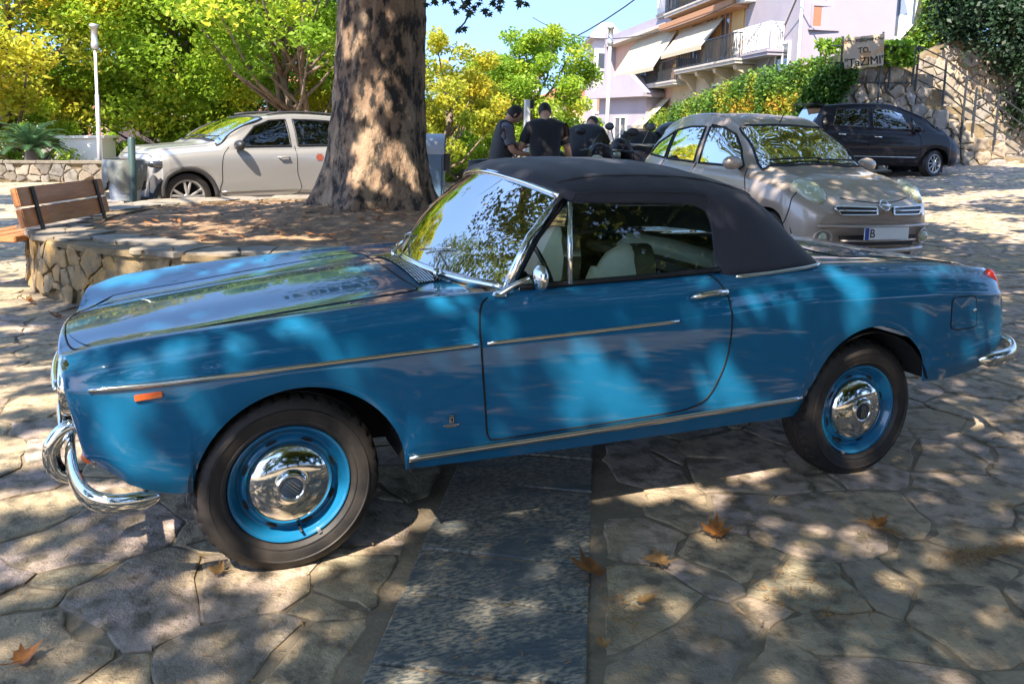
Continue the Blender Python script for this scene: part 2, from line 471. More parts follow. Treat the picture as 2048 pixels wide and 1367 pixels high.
T_sill = [(-.62, .43), (-.56, .40), (-.5, .35), (-.44, .325), (-.36, .31), (-.29, .305), (.37, .298), (1.0, .298), (1.96, .312), (2.0, .33), (2.64, .395), (2.75, .392), (2.9, .41), (3.0, .43), (3.06, .47)]
def arch(x, cx, cz, rx, rz, zl):
    d = (x-cx)/rx
    return max(zl, cz+rz*math.sqrt(1-d*d)) if abs(d) < 1 else zl
def zlow(x):
    z = it(T_sill, x)
    z = arch(x, .040, .285, .332, .332, z); return arch(x, 2.325, .325, .325, .338, z)
def cat(P, n=4):
    P = [np.array(p, float) for p in P]; P = [2*P[0]-P[1]]+P+[2*P[-1]-P[-2]]; out = []
    for i in range(1, len(P)-2):
        p0, p1, p2, p3 = P[i-1:i+3]
        for k in range(n):
            t = k/n; out.append(.5*((2*p1)+(-p0+p2)*t+(2*p0-5*p1+4*p2-p3)*t*t+(-p0+3*p1-3*p2+p3)*t**3))
    out.append(P[-2]); return out
def sec(x):
    ys, zk, zc, zl = it(T_side, x), it(T_crest, x), it(T_crease, x), zlow(x)
    zb, zv = it(T_bon, x), it(T_crest, x)-it(T_val, x)
    k = min(1, max(0, (zl-it(T_sill, x))/.16)); k = k*k*(3-2*k)
    C_ = [(ys+.045-.035*k, zl)]
    C_ += [(ys+.011-.007*k, zl+.22*(zc-zl)), (ys+.001, zl+.6*(zc-zl)), (ys, zc-.012), (ys+.007, zc+.014), (ys+.022, zc+.55*(zk-zc)),
           (ys+.052, zk-.022), (ys+.095, zk), (ys+.165, zk-.010), (ys+.25, .45*zk+.55*zv), (.40, zv+.15*(zb-zv)), (.58, zv+.75*(zb-zv)), (W2, zb)]
    return cat(C_, 4)
def xoff(x, y, z):
    d = min(abs(y), abs(2*W2-y)); c = 1-((W2-d)/W2)**2
    wf = min(1, max(0, (-.25-x)/.35)); wr = min(1, max(0, (x-2.7)/.36))
    o = -wf*.07*c+wf*.055*max(0, (.66-z)/.25)
    o += wr*(.085*c*.9+.075*math.sin(math.pi*min(1, max(0, (.87-z)/.66))))
    return o
xs = list(np.linspace(-.60, -.30, 13))+[.040-.332*math.cos(t) for t in np.linspace(0.02, math.pi-.02, 37)]+list(np.linspace(.42, 1.96, 24))+[2.325-.325*math.cos(t) for t in np.linspace(0.05, math.pi-.02, 37)]+list(np.linspace(2.67, 3.03, 12))
xs = sorted(xs)
hero = empty('convertible'); tag(hero, 'glossy blue vintage convertible with closed black fabric top and chrome hubcaps in the foreground', 'car')
def full_ring(x):
    s = sec(x); h = [(x+xoff(x, p[0], p[1]), p[0], p[1]) for p in s]
    return h+[(a, 2*W2-b, c) for a, b, c in h[-2::-1]]
def make_body():
    rings = [full_ring(x) for x in xs]; m = len(rings[0])
    def shrink(ring, k, dx, cz):
        return [(a+dx, W2+(b-W2)*k, cz+(c-cz)*(k if c > cz else 1)) for a, b, c in ring]
    f = rings[0]; b_ = rings[-1]
    pre = [shrink(f, .90, -.014, .5), shrink(f, .965, -.013, .5), shrink(f, .99, -.007, .5)]
    post = [shrink(b_, .99, .010, .5), shrink(b_, .96, .018, .5), shrink(b_, .90, .02, .5)]
    rings = pre+rings+post; V = [p for r_ in rings for p in r_]; F = []
    for i in range(len(rings)-1):
        for j in range(m-1):
            q = (i*m+j, (i+1)*m+j, (i+1)*m+j+1, i*m+j+1)
            c = np.mean([V[k] for k in q], 0)
            if .70 < c[0] < 2.0 and .17 < c[1] < 1.35 and c[2] > .8: continue
            F.append(q)
    F.append(tuple(range(m))); F.append(tuple(range(len(V)-1, len(V)-1-m, -1)))
    o = mesh('body', V, F, m_blue, hero); return autosmooth(o, 50)
body = make_body()
def Yat(x, z):
    s = np.array(sec(x))[:29]; return float(np.interp(z, s[:, 1], s[:, 0]))
def Zat(x, y):
    s = np.array(sec(x))[26:]; 
    if y > W2: y = 2*W2-y
    return float(np.interp(y, s[:, 0], s[:, 1]))
def S(x, z, off=0):
    y = Yat(x, z); e = .004; dy = (Yat(x, z+e)-Yat(x, z-e))/(2*e); n = np.array([0, -1, dy]); n /= np.linalg.norm(n)
    return np.array([x+xoff(x, y, z), y, z])+n*off
def Tp(x, y, off=0): z = Zat(x, y); return np.array([x+xoff(x, y, z), y, z+off])

# wheel housings and floor, so that nothing shows through the arches
u = MB()
for cx, r_ in ((.04, .345), (2.325, .345)):
    for sgn in (1, -1):
        yo, yi = (.02, .36) if sgn > 0 else (2*W2-.02, 2*W2-.36)
        n = 16; V = []
        for k in range(n+1):
            a = (math.pi if cx < 1 else math.pi-.36)*k/n; V += [(cx-r_*math.cos(a), yo, .29+r_*math.sin(a)), (cx-r_*math.cos(a), yi, .29+r_*math.sin(a))]
        F = [(2*k, 2*k+1, 2*k+3, 2*k+2) for k in range(n)]; u.add(V, F)
        u.add([(cx-r_, yi, .3), (cx+r_, yi, .3), (cx+r_, yi, .66), (cx-r_, yi, .66)], [(0, 1, 2, 3)])
u.box((1.18, W2, .33), (1.6, 1.36, .05)); u.box((-.3, W2, .40), (.4, 1.2, .05)); u.box((2.8, W2, .45), (.35, 1.25, .05))
u.box((.04, W2, .45), (.5, .74, .3)); u.box((2.33, W2, .45), (.5, .74, .25))
u.tube([(.04, .2, .29), (.04, 1.32, .29)], .03); u.tube([(2.33, .2, .29), (2.33, 1.32, .29)], .04)
u.tube([(.45, .55, .22), (2.9, .55, .20)], .025)
u.box((.5, .35, .25), (.12, .2, .05)); u.box((1.1, .35, .27), (.05, .08, .06))
u.build('underbody', m_under, hero)

# ---- door
door_out = [(.655, .855), (.628, .838), (.614, .80), (.612, .73), (.62, .62), (.632, .50), (.642, .41), (.655, .385), (.69, .377), (1.0, .386), (1.30, .398), (1.42, .405), (1.50, .430), (1.545, .48), (1.585, .57), (1.602, .66), (1.603, .75), (1.592, .82), (1.565, .875), (1.545, .893)]
def dense(P, st=.02, closed=False):
    P = [np.array(p, float) for p in P]; 
    if closed: P = P+[P[0]]
    out = []
    Q = cat(P, 6)
    acc = [Q[0]]
    for q in Q[1:]:
        if np.linalg.norm(q-acc[-1]) >= st*.6: acc.append(q)
    acc.append(Q[-1]) if np.linalg.norm(Q[-1]-acc[-1]) > 1e-6 else None
    return acc
dl = dense(door_out)
MBt = MB()
MBt.tube([S(x, z, .0012) for x, z in dl], .0034, 6); MBt.build('door_gap', m_black, hero, True)
zz = np.array([p[1] for p in dl]); imin = 0
L_ = [p for p in dl[:len(dl)//2] ]; 
def door_patch():
    # rows between left and right edge
    il = min(range(len(dl)), key=lambda i: abs(dl[i][0]-.70)+abs(dl[i][1]-.377)*4)
    left = dl[:il+1]; ir = min(range(len(dl)), key=lambda i: abs(dl[i][0]-1.42)+abs(dl[i][1]-.405)*4)
    right = dl[ir:][::-1]
    n = 40; m = 60
    def at(path, t):
        d = [0]
        for a, b in zip(path[:-1], path[1:]): d.append(d[-1]+np.linalg.norm(b-a))
        d = np.array(d)/d[-1]; return np.array([np.interp(t, d, [p[0] for p in path]), np.interp(t, d, [p[1] for p in path])])
    bot = dl[il:ir+1]; top = [dl[0], np.array([1.0, .876]), dl[-1]]
    V = []
    for i in range(n+1):
        t = i/n; l, r_ = at(left, t), at(right, t)
        for j in range(m+1):
            s_ = j/m
            a = l*(1-s_)+r_*s_; tb = at(top, s_)*(1-t)+at(bot, s_)*t
            c4 = (dl[0]*(1-s_)+dl[-1]*s_)*(1-t)+(dl[il]*(1-s_)+dl[ir]*s_)*t
            q = a+tb-c4; q = q+(np.array([1.1, .63])-q)*.0035
            V.append(S(q[0], q[1], .0016))
    F = [(i*(m+1)+j, i*(m+1)+j+1, (i+1)*(m+1)+j+1, (i+1)*(m+1)+j) for i in range(n) for j in range(m)]
    return mesh('door', V, F, m_blue, hero, True)
door = door_patch()
def trim(name, pts, parent, r=.0065, off=.004, mat=m_chrome_trim, sq=.7):
    o = MB().tube([S(x, z, off) for x, z in pts], r, 8, sq=sq).build(name, mat, parent, True); return o
trim('side_trim', [(x, it(T_crease, x)) for x in np.linspace(-.548, .598, 30)], hero, .0078)
trim('side_trim', [(x, it(T_crease, x)) for x in np.linspace(.632, 1.37, 20)], door, .0072)
o = MB().tube([(x, Yat(x, max(.343+(x-.37)*.034, zlow(x)+.002))-.008, .343+(x-.37)*.034) for x in np.linspace(.375, 1.965, 40)], .012, 8, sq=.7).build('sill_trim', m_chrome_trim, hero, True)
# door handle
hd = MB(); hx0, hz0 = 1.425, .823
pts = [S(hx0, hz0, .005), S(hx0+.012, hz0+.002, .022), S(hx0+.05, hz0+.006, .030), S(hx0+.10, hz0+.010, .031), S(hx0+.135, hz0+.012, .028)]
hd.tube(pts, [.006, .011, .012, .012, .013], 10); hd.tube([S(hx0+.125, hz0+.011, .0), S(hx0+.125, hz0+.011, .032)], .013, 12)
hd.tube([S(hx0+.145, hz0+.012, .0), S(hx0+.145, hz0+.012, .026)], .011, 12)
hd.build('door_handle', m_chrome, door, True)
# window sill line of the door
wl = MB(); wl.tube([(x, Yat(x, it(T_crest, x)-.004)+.012, it(T_crest, x)+.002) for x in np.linspace(.78, 1.59, 20)], .006, 6); wl.build('window_sill', m_chrome_trim, door, True)
ws = MB(); ws.tube([(x, .085, it(T_crest, x)+.010) for x in np.linspace(.78, 1.60, 20)], .011, 6); ws.build('window_seal', m_rubber_seal, door, True)
# ---- bonnet
def bon_outline():
    near = [(-.50, .335), (-.2, .315), (.1, .295), (.35, .28), (.44, .285), (.485, .32), (.49, .40), (.47, .55), (.46, .76)]
    P = dense(near, .025); far = [np.array([p[0], 2*W2-p[1]]) for p in P[::-1]]
    return P+far[1:]
bo = bon_outline()
fr = dense([(-.50, .335), (-.565, .42), (-.59, .55), (-.60, .76)], .025)
frf = fr+[np.array([p[0], 2*W2-p[1]]) for p in fr[::-1]][1:]
MB().tube([Tp(p[0], p[1], .0008) for p in bo], .003, 6).tube([Tp(p[0], p[1], .0008) for p in frf], .003, 6).build('bonnet_gap', m_black, hero, True)
V = []; n, m = 44, 30
for i in range(n+1):
    t = i/n; x = -.50+(.96)*t
    ya = np.interp(x, [-.5, -.2, .1, .35, .44, .47], [.338, .318, .298, .284, .290, .34])
    for j in range(m+1):
        s_ = j/m; y = ya+(2*W2-2*ya)*s_; q = 1-((y-W2)/(W2-ya))**2
        xx = x-.10*q*(1-t)**1.0*(1 if t < 1 else 0)
        V.append(Tp(max(xx, -.60), y, .0022))
bonnet = mesh('bonnet', V, [(i*(m+1)+j, (i+1)*(m+1)+j, (i+1)*(m+1)+j+1, i*(m+1)+j+1) for i in range(n) for j in range(m)], m_blue, hero, True)
# boot lid
V = []; n, m = 20, 24
bl = []
for i in range(n+1):
    x = 2.33+.64*i/n; ya = .27
    for j in range(m+1):
        y = ya+(2*W2-2*ya)*j/m; V.append(Tp(x, y, .0022))
mesh('boot_lid', V, [(i*(m+1)+j, (i+1)*(m+1)+j, (i+1)*(m+1)+j+1, i*(m+1)+j+1) for i in range(n) for j in range(m)], m_blue, hero, True)
MB().tube([Tp(x, y, .0008) for x, y in dense([(2.97, .265), (2.6, .262), (2.36, .262), (2.325, .30), (2.32, .76), (2.325, 1.22), (2.36, 1.258), (2.6, 1.258), (2.97, 1.255)], .03)], .003, 6).build('boot_gap', m_black, hero, True)
# cowl vent grille
cg = MB()
for i in range(11): 
    y = .42+.065*i*.95; cg.box(Tp(.555, y, .005), (.085, .003, .004))
for i in range(8):
    x = .517+.011*i; cg.tube([Tp(x, .40+.08*k, .006) for k in range(10)], .0014, 4)
gb = MB(); V = [Tp(.512, .40+.08*k, .003) for k in range(10)]+[Tp(.598, .40+.08*k, .003) for k in range(10)]
gb.add(V, [(k, k+10, k+11, k+1) for k in range(9)]); vent = gb.build('cowl_vent', m_black, hero); cg.build('grille_bars', m_chrome_trim, vent)
# fuel flap, badge, marker
def rrect(x0, z0, x1, z1, r=.02, skew=0):
    P = []
    for cx, cz, a in ((x1-r, z1-r, 0), (x0+r, z1-r, 90), (x0+r, z0+r, 180), (x1-r, z0+r, 270)):
        for k in range(4): P.append((cx+r*math.cos(R(a+30*k)), cz+r*math.sin(R(a+30*k))))
    return [(x+skew*(z-z0), z) for x, z in P]
ff = rrect(2.725, .622, 2.865, .762, .022, -.05)
MB().tube([S(x, z, .001) for x, z in ff+ff[:1]], .0026, 6).build('flap_gap', m_black, hero, True)
fp = [S(x+(2.793-x)*.03, z+(.692-z)*.03, .0025) for x, z in ff]; fc = S(2.79, .692, .0035)
flap = mesh('fuel_flap', fp+[fc], [(i, (i+1) % len(fp), len(fp)) for i in range(len(fp))], m_blue, hero, True)
MB().tube([S(2.845, .70, .003), S(2.845, .70, .008)], .008, 12).build('lock', m_chrome, flap, True)
mk = MB(); a, b, c, d = S(-.437, .617, .0), S(-.362, .626, .0), S(-.362, .643, .0), S(-.437, .636, .0)
mk.add([p+np.array([0, .002, 0]) for p in (a, b, c, d)]+[p+np.array([0, -.009, 0]) for p in (a, b, c, d)], [(0, 1, 2, 3), (7, 6, 5, 4), (0, 4, 5, 1), (1, 5, 6, 2), (2, 6, 7, 3), (3, 7, 4, 0)])
bevel(mk.build('side_marker', m_orange, hero), .002)
bd = MB(); p = S(.513, .462, .003)
bd.box(p+np.array([0, 0, -.012]), (.055, .004, .005)); bd.box(p+np.array([0, 0, -.018]), (.036, .004, .003))
badge = bd.build('wing_badge', m_chrome, hero)
MB().box(p+np.array([0, -.002, .006]), (.016, .004, .022)).build('badge_shield', m_chrome_trim, badge)
MB().box(p+np.array([.001, -.005, .008]), (.008, .002, .004)).box(p+np.array([.002, -.005, .003]), (.003, .002, .010)).build('badge_letter', m_black, badge)
MB().box(p+np.array([0, -.002, .021]), (.014, .004, .005)).build('badge_crown', m_chrome, badge)

# ---- lamps at the front
for sgn in (1, -1):
    yy = .160 if sgn > 0 else 2*W2-.160
    h = MB(); prof = [(.088, .06), (.090, .012), (.090, -.012), (.084, -.028), (.076, -.030), (.071, -.018)]
    h.lathe([(r_, x) for r_, x in prof], (-.606, yy, .642), 'x', 32); hb = h.build('headlight', m_chrome, hero, True)
    g = MB(); g.lathe([(.072, -.016), (.06, -.026), (.035, -.034), (.001, -.036)], (-.606, yy, .642), 'x', 24); g.build('lens', M('lamp_lens', (.8, .82, .8), .08, 0, coat=1) if sgn > 0 else bpy.data.materials['lamp_lens'], hb, True)
    i_ = MB(); i_.lathe([(.001, -.040), (.014, -.036), (.024, -.02), (.027, .02)], (-.548, yy-.045*sgn, .435), 'x', 16)
    ib = i_.build('indicator', m_orange, hero, True)
    MB().lathe([(.028, .02), (.034, .0), (.035, -.006), (.030, -.008)], (-.548, yy-.045*sgn, .435), 'x', 20).build('bezel', m_chrome, ib, True)
gr = MB()
gr.tube([(-.70+.05*((y-W2)/.5)**2, y, .585) for y in np.linspace(.32, 1.20, 12)], .012, 8)
gr.tube([(-.69+.05*((y-W2)/.5)**2, y, .455) for y in np.linspace(.32, 1.20, 12)], .010, 8)
for k in range(23):
    y = .34+.0382*k; xx = -.685+.05*((y-W2)/.5)**2; gr.box((xx, y, .52), (.012, .005, .125))
for k in range(5): 
    gr.tube([(-.688+.05*((y-W2)/.5)**2, y, .48+.022*k) for y in np.linspace(.33, 1.19, 8)], .003, 4)
gr.build('grille', m_chrome, hero, True)
MB().box((-.645, W2, .52), (.03, .84, .13)).build('grille_recess', m_black, hero)
# bumpers
def bumper(path, rr, name, parent, sq=.42, n=14):
    return MB().tube(cat(path, 5), rr, n, sq=sq).build(name, m_chrome, parent, True)
def half_mirror(P): return P+[(a, 2*W2-b, c) for a, b, c in P[::-1] if abs(b-W2) > 1e-6]
fb = half_mirror([(-.375, -.012, .335), (-.44, -.022, .331), (-.51, -.016, .334), (-.565, .02, .348), (-.60, .09, .372), (-.622, .20, .395), (-.640, .40, .408), (-.650, .76, .410)])
Q = cat(fb, 5); rr = [min(.030, .010+.03*min(i, len(Q)-1-i)/6) for i in range(len(Q))]
fbo = MB(); fbo.tube(Q, rr, 14, sq=.5); fbo.build('front_bumper', m_chrome, hero, True)
for yy in (.30, 1.22):
    MB().tube(cat([(-.58, yy, .475), (-.635, yy, .465), (-.675, yy, .425), (-.685, yy, .375), (-.665, yy, .325), (-.61, yy, .30)], 5), [.020]*3+[.026]*18+[.026]*5, 12, sq=.8).build('overrider', m_chrome, hero, True)
rb = half_mirror([(2.905, -.005, .478), (2.96, -.022, .482), (3.06, -.018, .492), (3.14, .015, .503), (3.195, .09, .515), (3.225, .25, .52), (3.24, .76, .52)])
Q = cat(rb, 5); rr = [min(.036, .008+.034*min(i, len(Q)-1-i)/6) for i in range(len(Q))]
MB().tube(Q, rr, 14, sq=.5).build('rear_bumper', m_chrome, hero, True)
m_red = M('red_lens', (.55, .03, .015), .25, coat=1)
for sgn in (1, -1):
    P = [(3.025, .095, .850), (3.060, .095, .81), (3.082, .095, .76), (3.090, .095, .71)]
    if sgn < 0: P = [(a, 2*W2-b, c) for a, b, c in P]
    MB().tube(cat(P, 4), [.012]+[.024]*11+[.012], 12).build('tail_light', m_red, hero, True)

# ---- wheels
m_capdark = M('emblem_dark', (.012, .02, .035), .3)
def make_wheel(loc, name='wheel', steer=0):
    cx, cy_, cz = loc; w = empty('tmp')
    rim = MB()
    # y outward is negative
    rim.lathe([(.186, .020), (.1915, .004), (.1895, -.004), (.184, -.003), (.178, .010), (.170, .020), (.163, .034), (.158, .040), (.152, .036), (.146, .026), (.138, .024), (.125, .028), (.09, .030), (.02, .03)], (0, 0, 0), 'y', 64)
    rm = rim.build(name, m_blue, hero, True); rm.location = (cx, cy_, cz); rm.rotation_euler = (0, 0, R(steer))
    rim.v = []; rim.f = []
    rim.lathe([(.186, .02), (.170, .05), (.165, .12), (.185, .14)], (0, 0, 0), 'y', 40); rim.build('barrel', m_under, rm, True)
    # tyre
    n = 160; prof = [(.184, .018), (.190, .004), (.202, -.010), (.206, -.0155), (.209, -.0160), (.212, -.0148), (.222, -.019), (.243, -.020), (.2455, -.0225), (.249, -.0222), (.252, -.0165), (.262, -.013), (.277, -.003), (.285, .008), (.290, .018), (.2925, .030), (.2875, .033), (.2875, .037), (.294, .040), (.2945, .056), (.289, .059), (.289, .063), (.295, .066), (.295, .078), (.289, .081), (.289, .085), (.2945, .088), (.294, .104), (.2875, .107), (.2875, .111), (.2925, .114), (.290, .126), (.277, .147), (.262, .157), (.222, .162), (.190, .14)]
    t = MB(); t.lathe(prof, (0, 0, 0), 'y', n)
    V = [list(p) for p in t.v]
    for i, (r_, h) in enumerate(prof):
        if r_ > .2835 and (h < .031 or h > .113):
            for k in range(n):
                if k % 4 == 0:
                    v = V[i*n+k]; s_ = (r_-.007)/r_; v[0] *= s_; v[2] *= s_
    # flat spot where it carries the car
    for v in V:
        if v[2] < -.2895: v[2] = -.2895
    t.v = V; ty = t.build('tyre', m_rubber, rm, True); autosmooth(ty, 30)
    hc = MB(); hc.lathe([(.134, .032), (.1355, .018), (.133, .009), (.122, -.002), (.106, -.012), (.085, -.019), (.062, -.024), (.050, -.025), (.046, -.030), (.041, -.032), (.036, -.030), (.034, -.027)], (0, 0, 0), 'y', 64)
    hub = hc.build('hubcap', m_chrome, rm, True)
    em = MB(); em.lathe([(.035, -.0265), (.030, -.0285), (.001, -.029)], (0, 0, 0), 'y', 24)
    a = R(-42)
    emo = em.build('emblem', m_capdark, rm, True)
    ba = MB()
    ca, sa = math.cos(a), math.sin(a)
    for k in range(4):
        o_ = (k-1.1)*.0088+.001; L = 2*math.sqrt(max(.0255**2-o_*o_, 0))
        ba.box((o_*-sa, -.0300, o_*ca), (L, .0015, .0028), ax=((ca, 0, sa), (0, 1, 0), (-sa, 0, ca)))
    ba.build('emblem_bars', m_chrome_trim, rm)
    for k in range(8):
        aa = R(22+45*k); s = MB(); c_, s_ = math.cos(aa), math.sin(aa); P = []
        for q in range(10):
            b = 2*math.pi*q/10; e = (.146+.006*math.sin(b)); an = aa+.135*math.cos(b)
            P.append((e*math.cos(an), .0225, e*math.sin(an)))
        s.add(P, [tuple(range(10))]); s.build('vent_slot', m_black, rm)
    MB().tube([(.03, .03, -.150), (.03, .0, -.155), (.033, -.012, -.158)], .0045, 8).build('valve', m_rubber_seal, rm, True)
    for k, an in enumerate((-62,)):
        MB().box((.188*math.cos(R(an)), -.008, .188*math.sin(R(an))), (.012, .008, .012), ax=((math.cos(R(an+90)), 0, math.sin(R(an+90))), (0, 1, 0), (math.cos(R(an)), 0, math.sin(R(an))))).build('balance_weight', m_steel, rm)
    bpy.data.objects.remove(w)
    return rm
wf = make_wheel((.003, .060, .2895), steer=2)
def wheel_copy(src, loc, rz, ry=0):
    c = copy_tree(src, hero); c.location = loc; c.rotation_euler = (0, ry, rz); return c
wheel_copy(wf, (2.335, .080, .2895), 0, R(50))
wheel_copy(wf, (.003, 2*W2-.060, .2895), math.pi+R(2)); wheel_copy(wf, (2.335, 2*W2-.080, .2895), math.pi)

# ---- windscreen
def wbase(t):  # t -1..1 across
    q = t*t; return np.array([.585+.16*q*abs(t)**.4, W2+.635*t, .868+.004*(1-q)+.0*q])
def wtop(t):
    q = t*t; return np.array([.905+.095*q, W2+.525*t, 1.243-.062*q])
n, m = 24, 14; V = []
for j in range(m+1):
    s_ = j/m
    for i in range(n+1):
        t = -1+2*i/n; p = wbase(t)*(1-s_)+wtop(t)*s_; p = p+np.array([-.022, 0, .018])*math.sin(math.pi*s_); V.append(p)
F = [(j*(n+1)+i, j*(n+1)+i+1, (j+1)*(n+1)+i+1, (j+1)*(n+1)+i) for j in range(m) for i in range(n)]
wsf = MB(); wsf.tube([wbase(t)+np.array([-.004, 0, .008]) for t in np.linspace(-1, 1, 30)], .016, 8)
wsf.tube([wtop(t)+np.array([-.005, 0, 0]) for t in np.linspace(-1, 1, 26)], .014, 8)
for sg in (-1, 1):
    wsf.tube([wbase(sg)+np.array([0, -.0*sg, -.01]), (wbase(sg)+wtop(sg))/2+np.array([-.020, sg*.006, .016]), wtop(sg)], [.022, .017, .015], 10)
wf_ = wsf.build('windscreen_frame', m_chrome, hero, True)
mesh('windscreen', V, F, m_glass, wf_, True)
for sg in (-1, 1):
    MB().tube([wbase(sg)+np.array([.028, -.012*sg, .0]), (wbase(sg)+wtop(sg))/2+np.array([.012, -.004*sg, .010]), wtop(sg)+np.array([.024, 0, -.004])], .010, 6).build('pillar_seal', m_rubber_seal, wf_, True)
# wipers
for y0_ in (.42, .92):
    wp = MB(); b = wbase((y0_-W2)/.635)+np.array([-.035, 0, .012]); t0 = (y0_-W2)/.635
    def wpt(t, s_): 
        p = wbase(t)*(1-s_)+wtop(t)*s_; return p+np.array([-.022, 0, .018])*math.sin(math.pi*s_)+np.array([-.012, 0, .010])
    wp.tube([b+np.array([0, 0, -.02]), b+np.array([0, 0, .02])], .012, 10)
    wp.tube([b+np.array([0, 0, .018]), wpt(t0+.10, .10), wpt(t0+.24, .17)], .0045, 6)
    wp.tube([wpt(t0+.05, .22), wpt(t0+.43, .12)], .004, 6)
    wp.build('wiper', m_chrome_trim, hero, True)
# side glass: both sides
def ysg(z): return .080+(z-.895)*.37
for sg in (0, 1):
    f = (lambda y: y) if sg == 0 else (lambda y: 2*W2-y)
    nm = door if sg == 0 else hero
    def P(x, z): return (x, f(ysg(z)), z)
    mesh('quarter_light', [P(.80, .885), P(.968, .893), P(1.005, 1.160), P(.99, 1.155)], [(0, 1, 2, 3)], m_glass_side, nm)
    mesh('side_window', [P(.975, .893), P(1.30, .90), P(1.575, .905), P(1.585, 1.06), P(1.575, 1.125), P(1.52, 1.15), P(1.30, 1.158), P(1.008, 1.160)], [(0, 1, 2, 3, 4, 5, 6, 7)], m_glass_side, nm)
    MB().tube([P(.968, .885), P(1.006, 1.162)], .0095, 8).build('vent_post', m_chrome, nm, True)
# mirror on the door
mr = MB(); b = S(.715, .862, .0)
mr.tube([b+np.array([-.03, .006, -.002]), b+np.array([-.01, -.012, .006]), b+np.array([.035, -.030, .040]), b+np.array([.075, -.045, .062])], [.010, .012, .008, .007], 10)
mr.lathe([(.028, 0), (.024, .006), (.012, .014), (.001, .015)], (b[0]-.012, b[1], b[2]-.002), 'z', 16)
c = b+np.array([.105, -.06, .062]); n = 18
V = []; F = []
for i in range(n+1):
    th_ = math.pi*i/n
    for k in range(n):
        ph = 2*math.pi*k/n
        V.append((c[0]+.020*math.cos(th_)*1.2+.004, c[1]+.040*math.sin(th_)*math.cos(ph)*1.15, c[2]+.046*math.sin(th_)*math.sin(ph)))
for i in range(n):
    for k in range(n): F.append((i*n+k, i*n+(k+1) % n, (i+1)*n+(k+1) % n, (i+1)*n+k))
mr.add(V, F); mr.build('door_mirror', m_chrome, hero, True)
# ---- soft top
ST = [  # bottom, mid, rail, edge, quarter, centre : (x,y,z)
 [(.985, .232, 1.180), (.985, .235, 1.186), (.980, .240, 1.195), (.962, .30, 1.210), (.905, .50, 1.238), (.885, .76, 1.250)],
 [(1.00, .222, 1.172), (1.00, .224, 1.185), (1.00, .232, 1.203), (.99, .30, 1.228), (.94, .50, 1.262), (.92, .76, 1.272)],
 [(1.045, .196, 1.158), (1.05, .192, 1.178), (1.05, .205, 1.208), (1.05, .29, 1.246), (1.02, .50, 1.280), (1.00, .76, 1.292)],
 [(1.15, .182, 1.150), (1.15, .178, 1.178), (1.15, .195, 1.216), (1.15, .285, 1.258), (1.14, .50, 1.293), (1.13, .76, 1.303)],
 [(1.35, .180, 1.147), (1.35, .176, 1.178), (1.35, .192, 1.216), (1.35, .285, 1.262), (1.35, .50, 1.296), (1.35, .76, 1.307)],
 [(1.50, .180, 1.143), (1.50, .176, 1.175), (1.50, .192, 1.212), (1.52, .285, 1.256), (1.53, .50, 1.288), (1.53, .76, 1.300)],
 [(1.575, .172, 1.118), (1.58, .172, 1.160), (1.59, .190, 1.203), (1.62, .285, 1.245), (1.64, .50, 1.274), (1.65, .76, 1.285)],
 [(1.592, .150, 1.07), (1.60, .162, 1.12), (1.64, .190, 1.190), (1.69, .285, 1.231), (1.72, .50, 1.258), (1.73, .76, 1.268)],
 [(1.592, .095, .93), (1.62, .140, 1.05), (1.69, .190, 1.180), (1.74, .285, 1.220), (1.77, .50, 1.244), (1.78, .76, 1.254)],
 [(1.625, .068, .893), (1.66, .125, 1.03), (1.73, .190, 1.172), (1.78, .285, 1.208), (1.82, .50, 1.230), (1.83, .76, 1.238)],
 [(1.76, .060, .897), (1.78, .120, 1.03), (1.80, .190, 1.155), (1.835, .285, 1.192), (1.88, .50, 1.205), (1.90, .76, 1.210)],
 [(1.90, .060, .907), (1.905, .120, 1.01), (1.91, .190, 1.10), (1.93, .275, 1.125), (1.98, .50, 1.13), (2.00, .76, 1.132)],
 [(2.00, .064, .916), (2.00, .115, .975), (1.99, .180, 1.03), (2.01, .265, 1.045), (2.06, .50, 1.045), (2.08, .76, 1.045)],
 [(2.055, .078, .923), (2.06, .12, .945), (2.065, .18, .965), (2.085, .26, .968), (2.145, .50, .965), (2.165, .76, .962)],
 [(2.070, .098, .922), (2.078, .13, .928), (2.09, .19, .934), (2.115, .27, .938), (2.18, .50, .940), (2.20, .76, .940)]]
rows = [cat(r_, 5) for r_ in ST]
# interpolate lengthwise
m = len(rows[0]); colsC = [cat([rows[i][j] for i in range(len(rows))], 4) for j in range(m)]
N_ = len(colsC[0]); half = [[colsC[j][i] for j in range(m)] for i in range(N_)]
rg2 = np.random.default_rng(3)
V = []
for i, r_ in enumerate(half):
    full = [np.array(p) for p in r_]+[np.array([p[0], 2*W2-p[1], p[2]]) for p in r_[-2::-1]]
    for j, p in enumerate(full):
        # shallow folds of the cloth
        p[2] += .0022*math.sin(38*p[0]+6*p[1])*(1 if .2 < p[1] < 1.32 else .3); V.append(p)
mf = 2*m-1
stp = mesh('soft_top', V, [(i*mf+j, (i+1)*mf+j, (i+1)*mf+j+1, i*mf+j+1) for i in range(N_-1) for j in range(mf-1)], m_canvas, hero, True)
md = stp.modifiers.new('thickness', 'SOLIDIFY'); md.thickness = .006; md.offset = -1
def sth(i, j): return np.array(half[i][j])
m_seam = M('canvas_seam', (.035, .037, .045), .7)
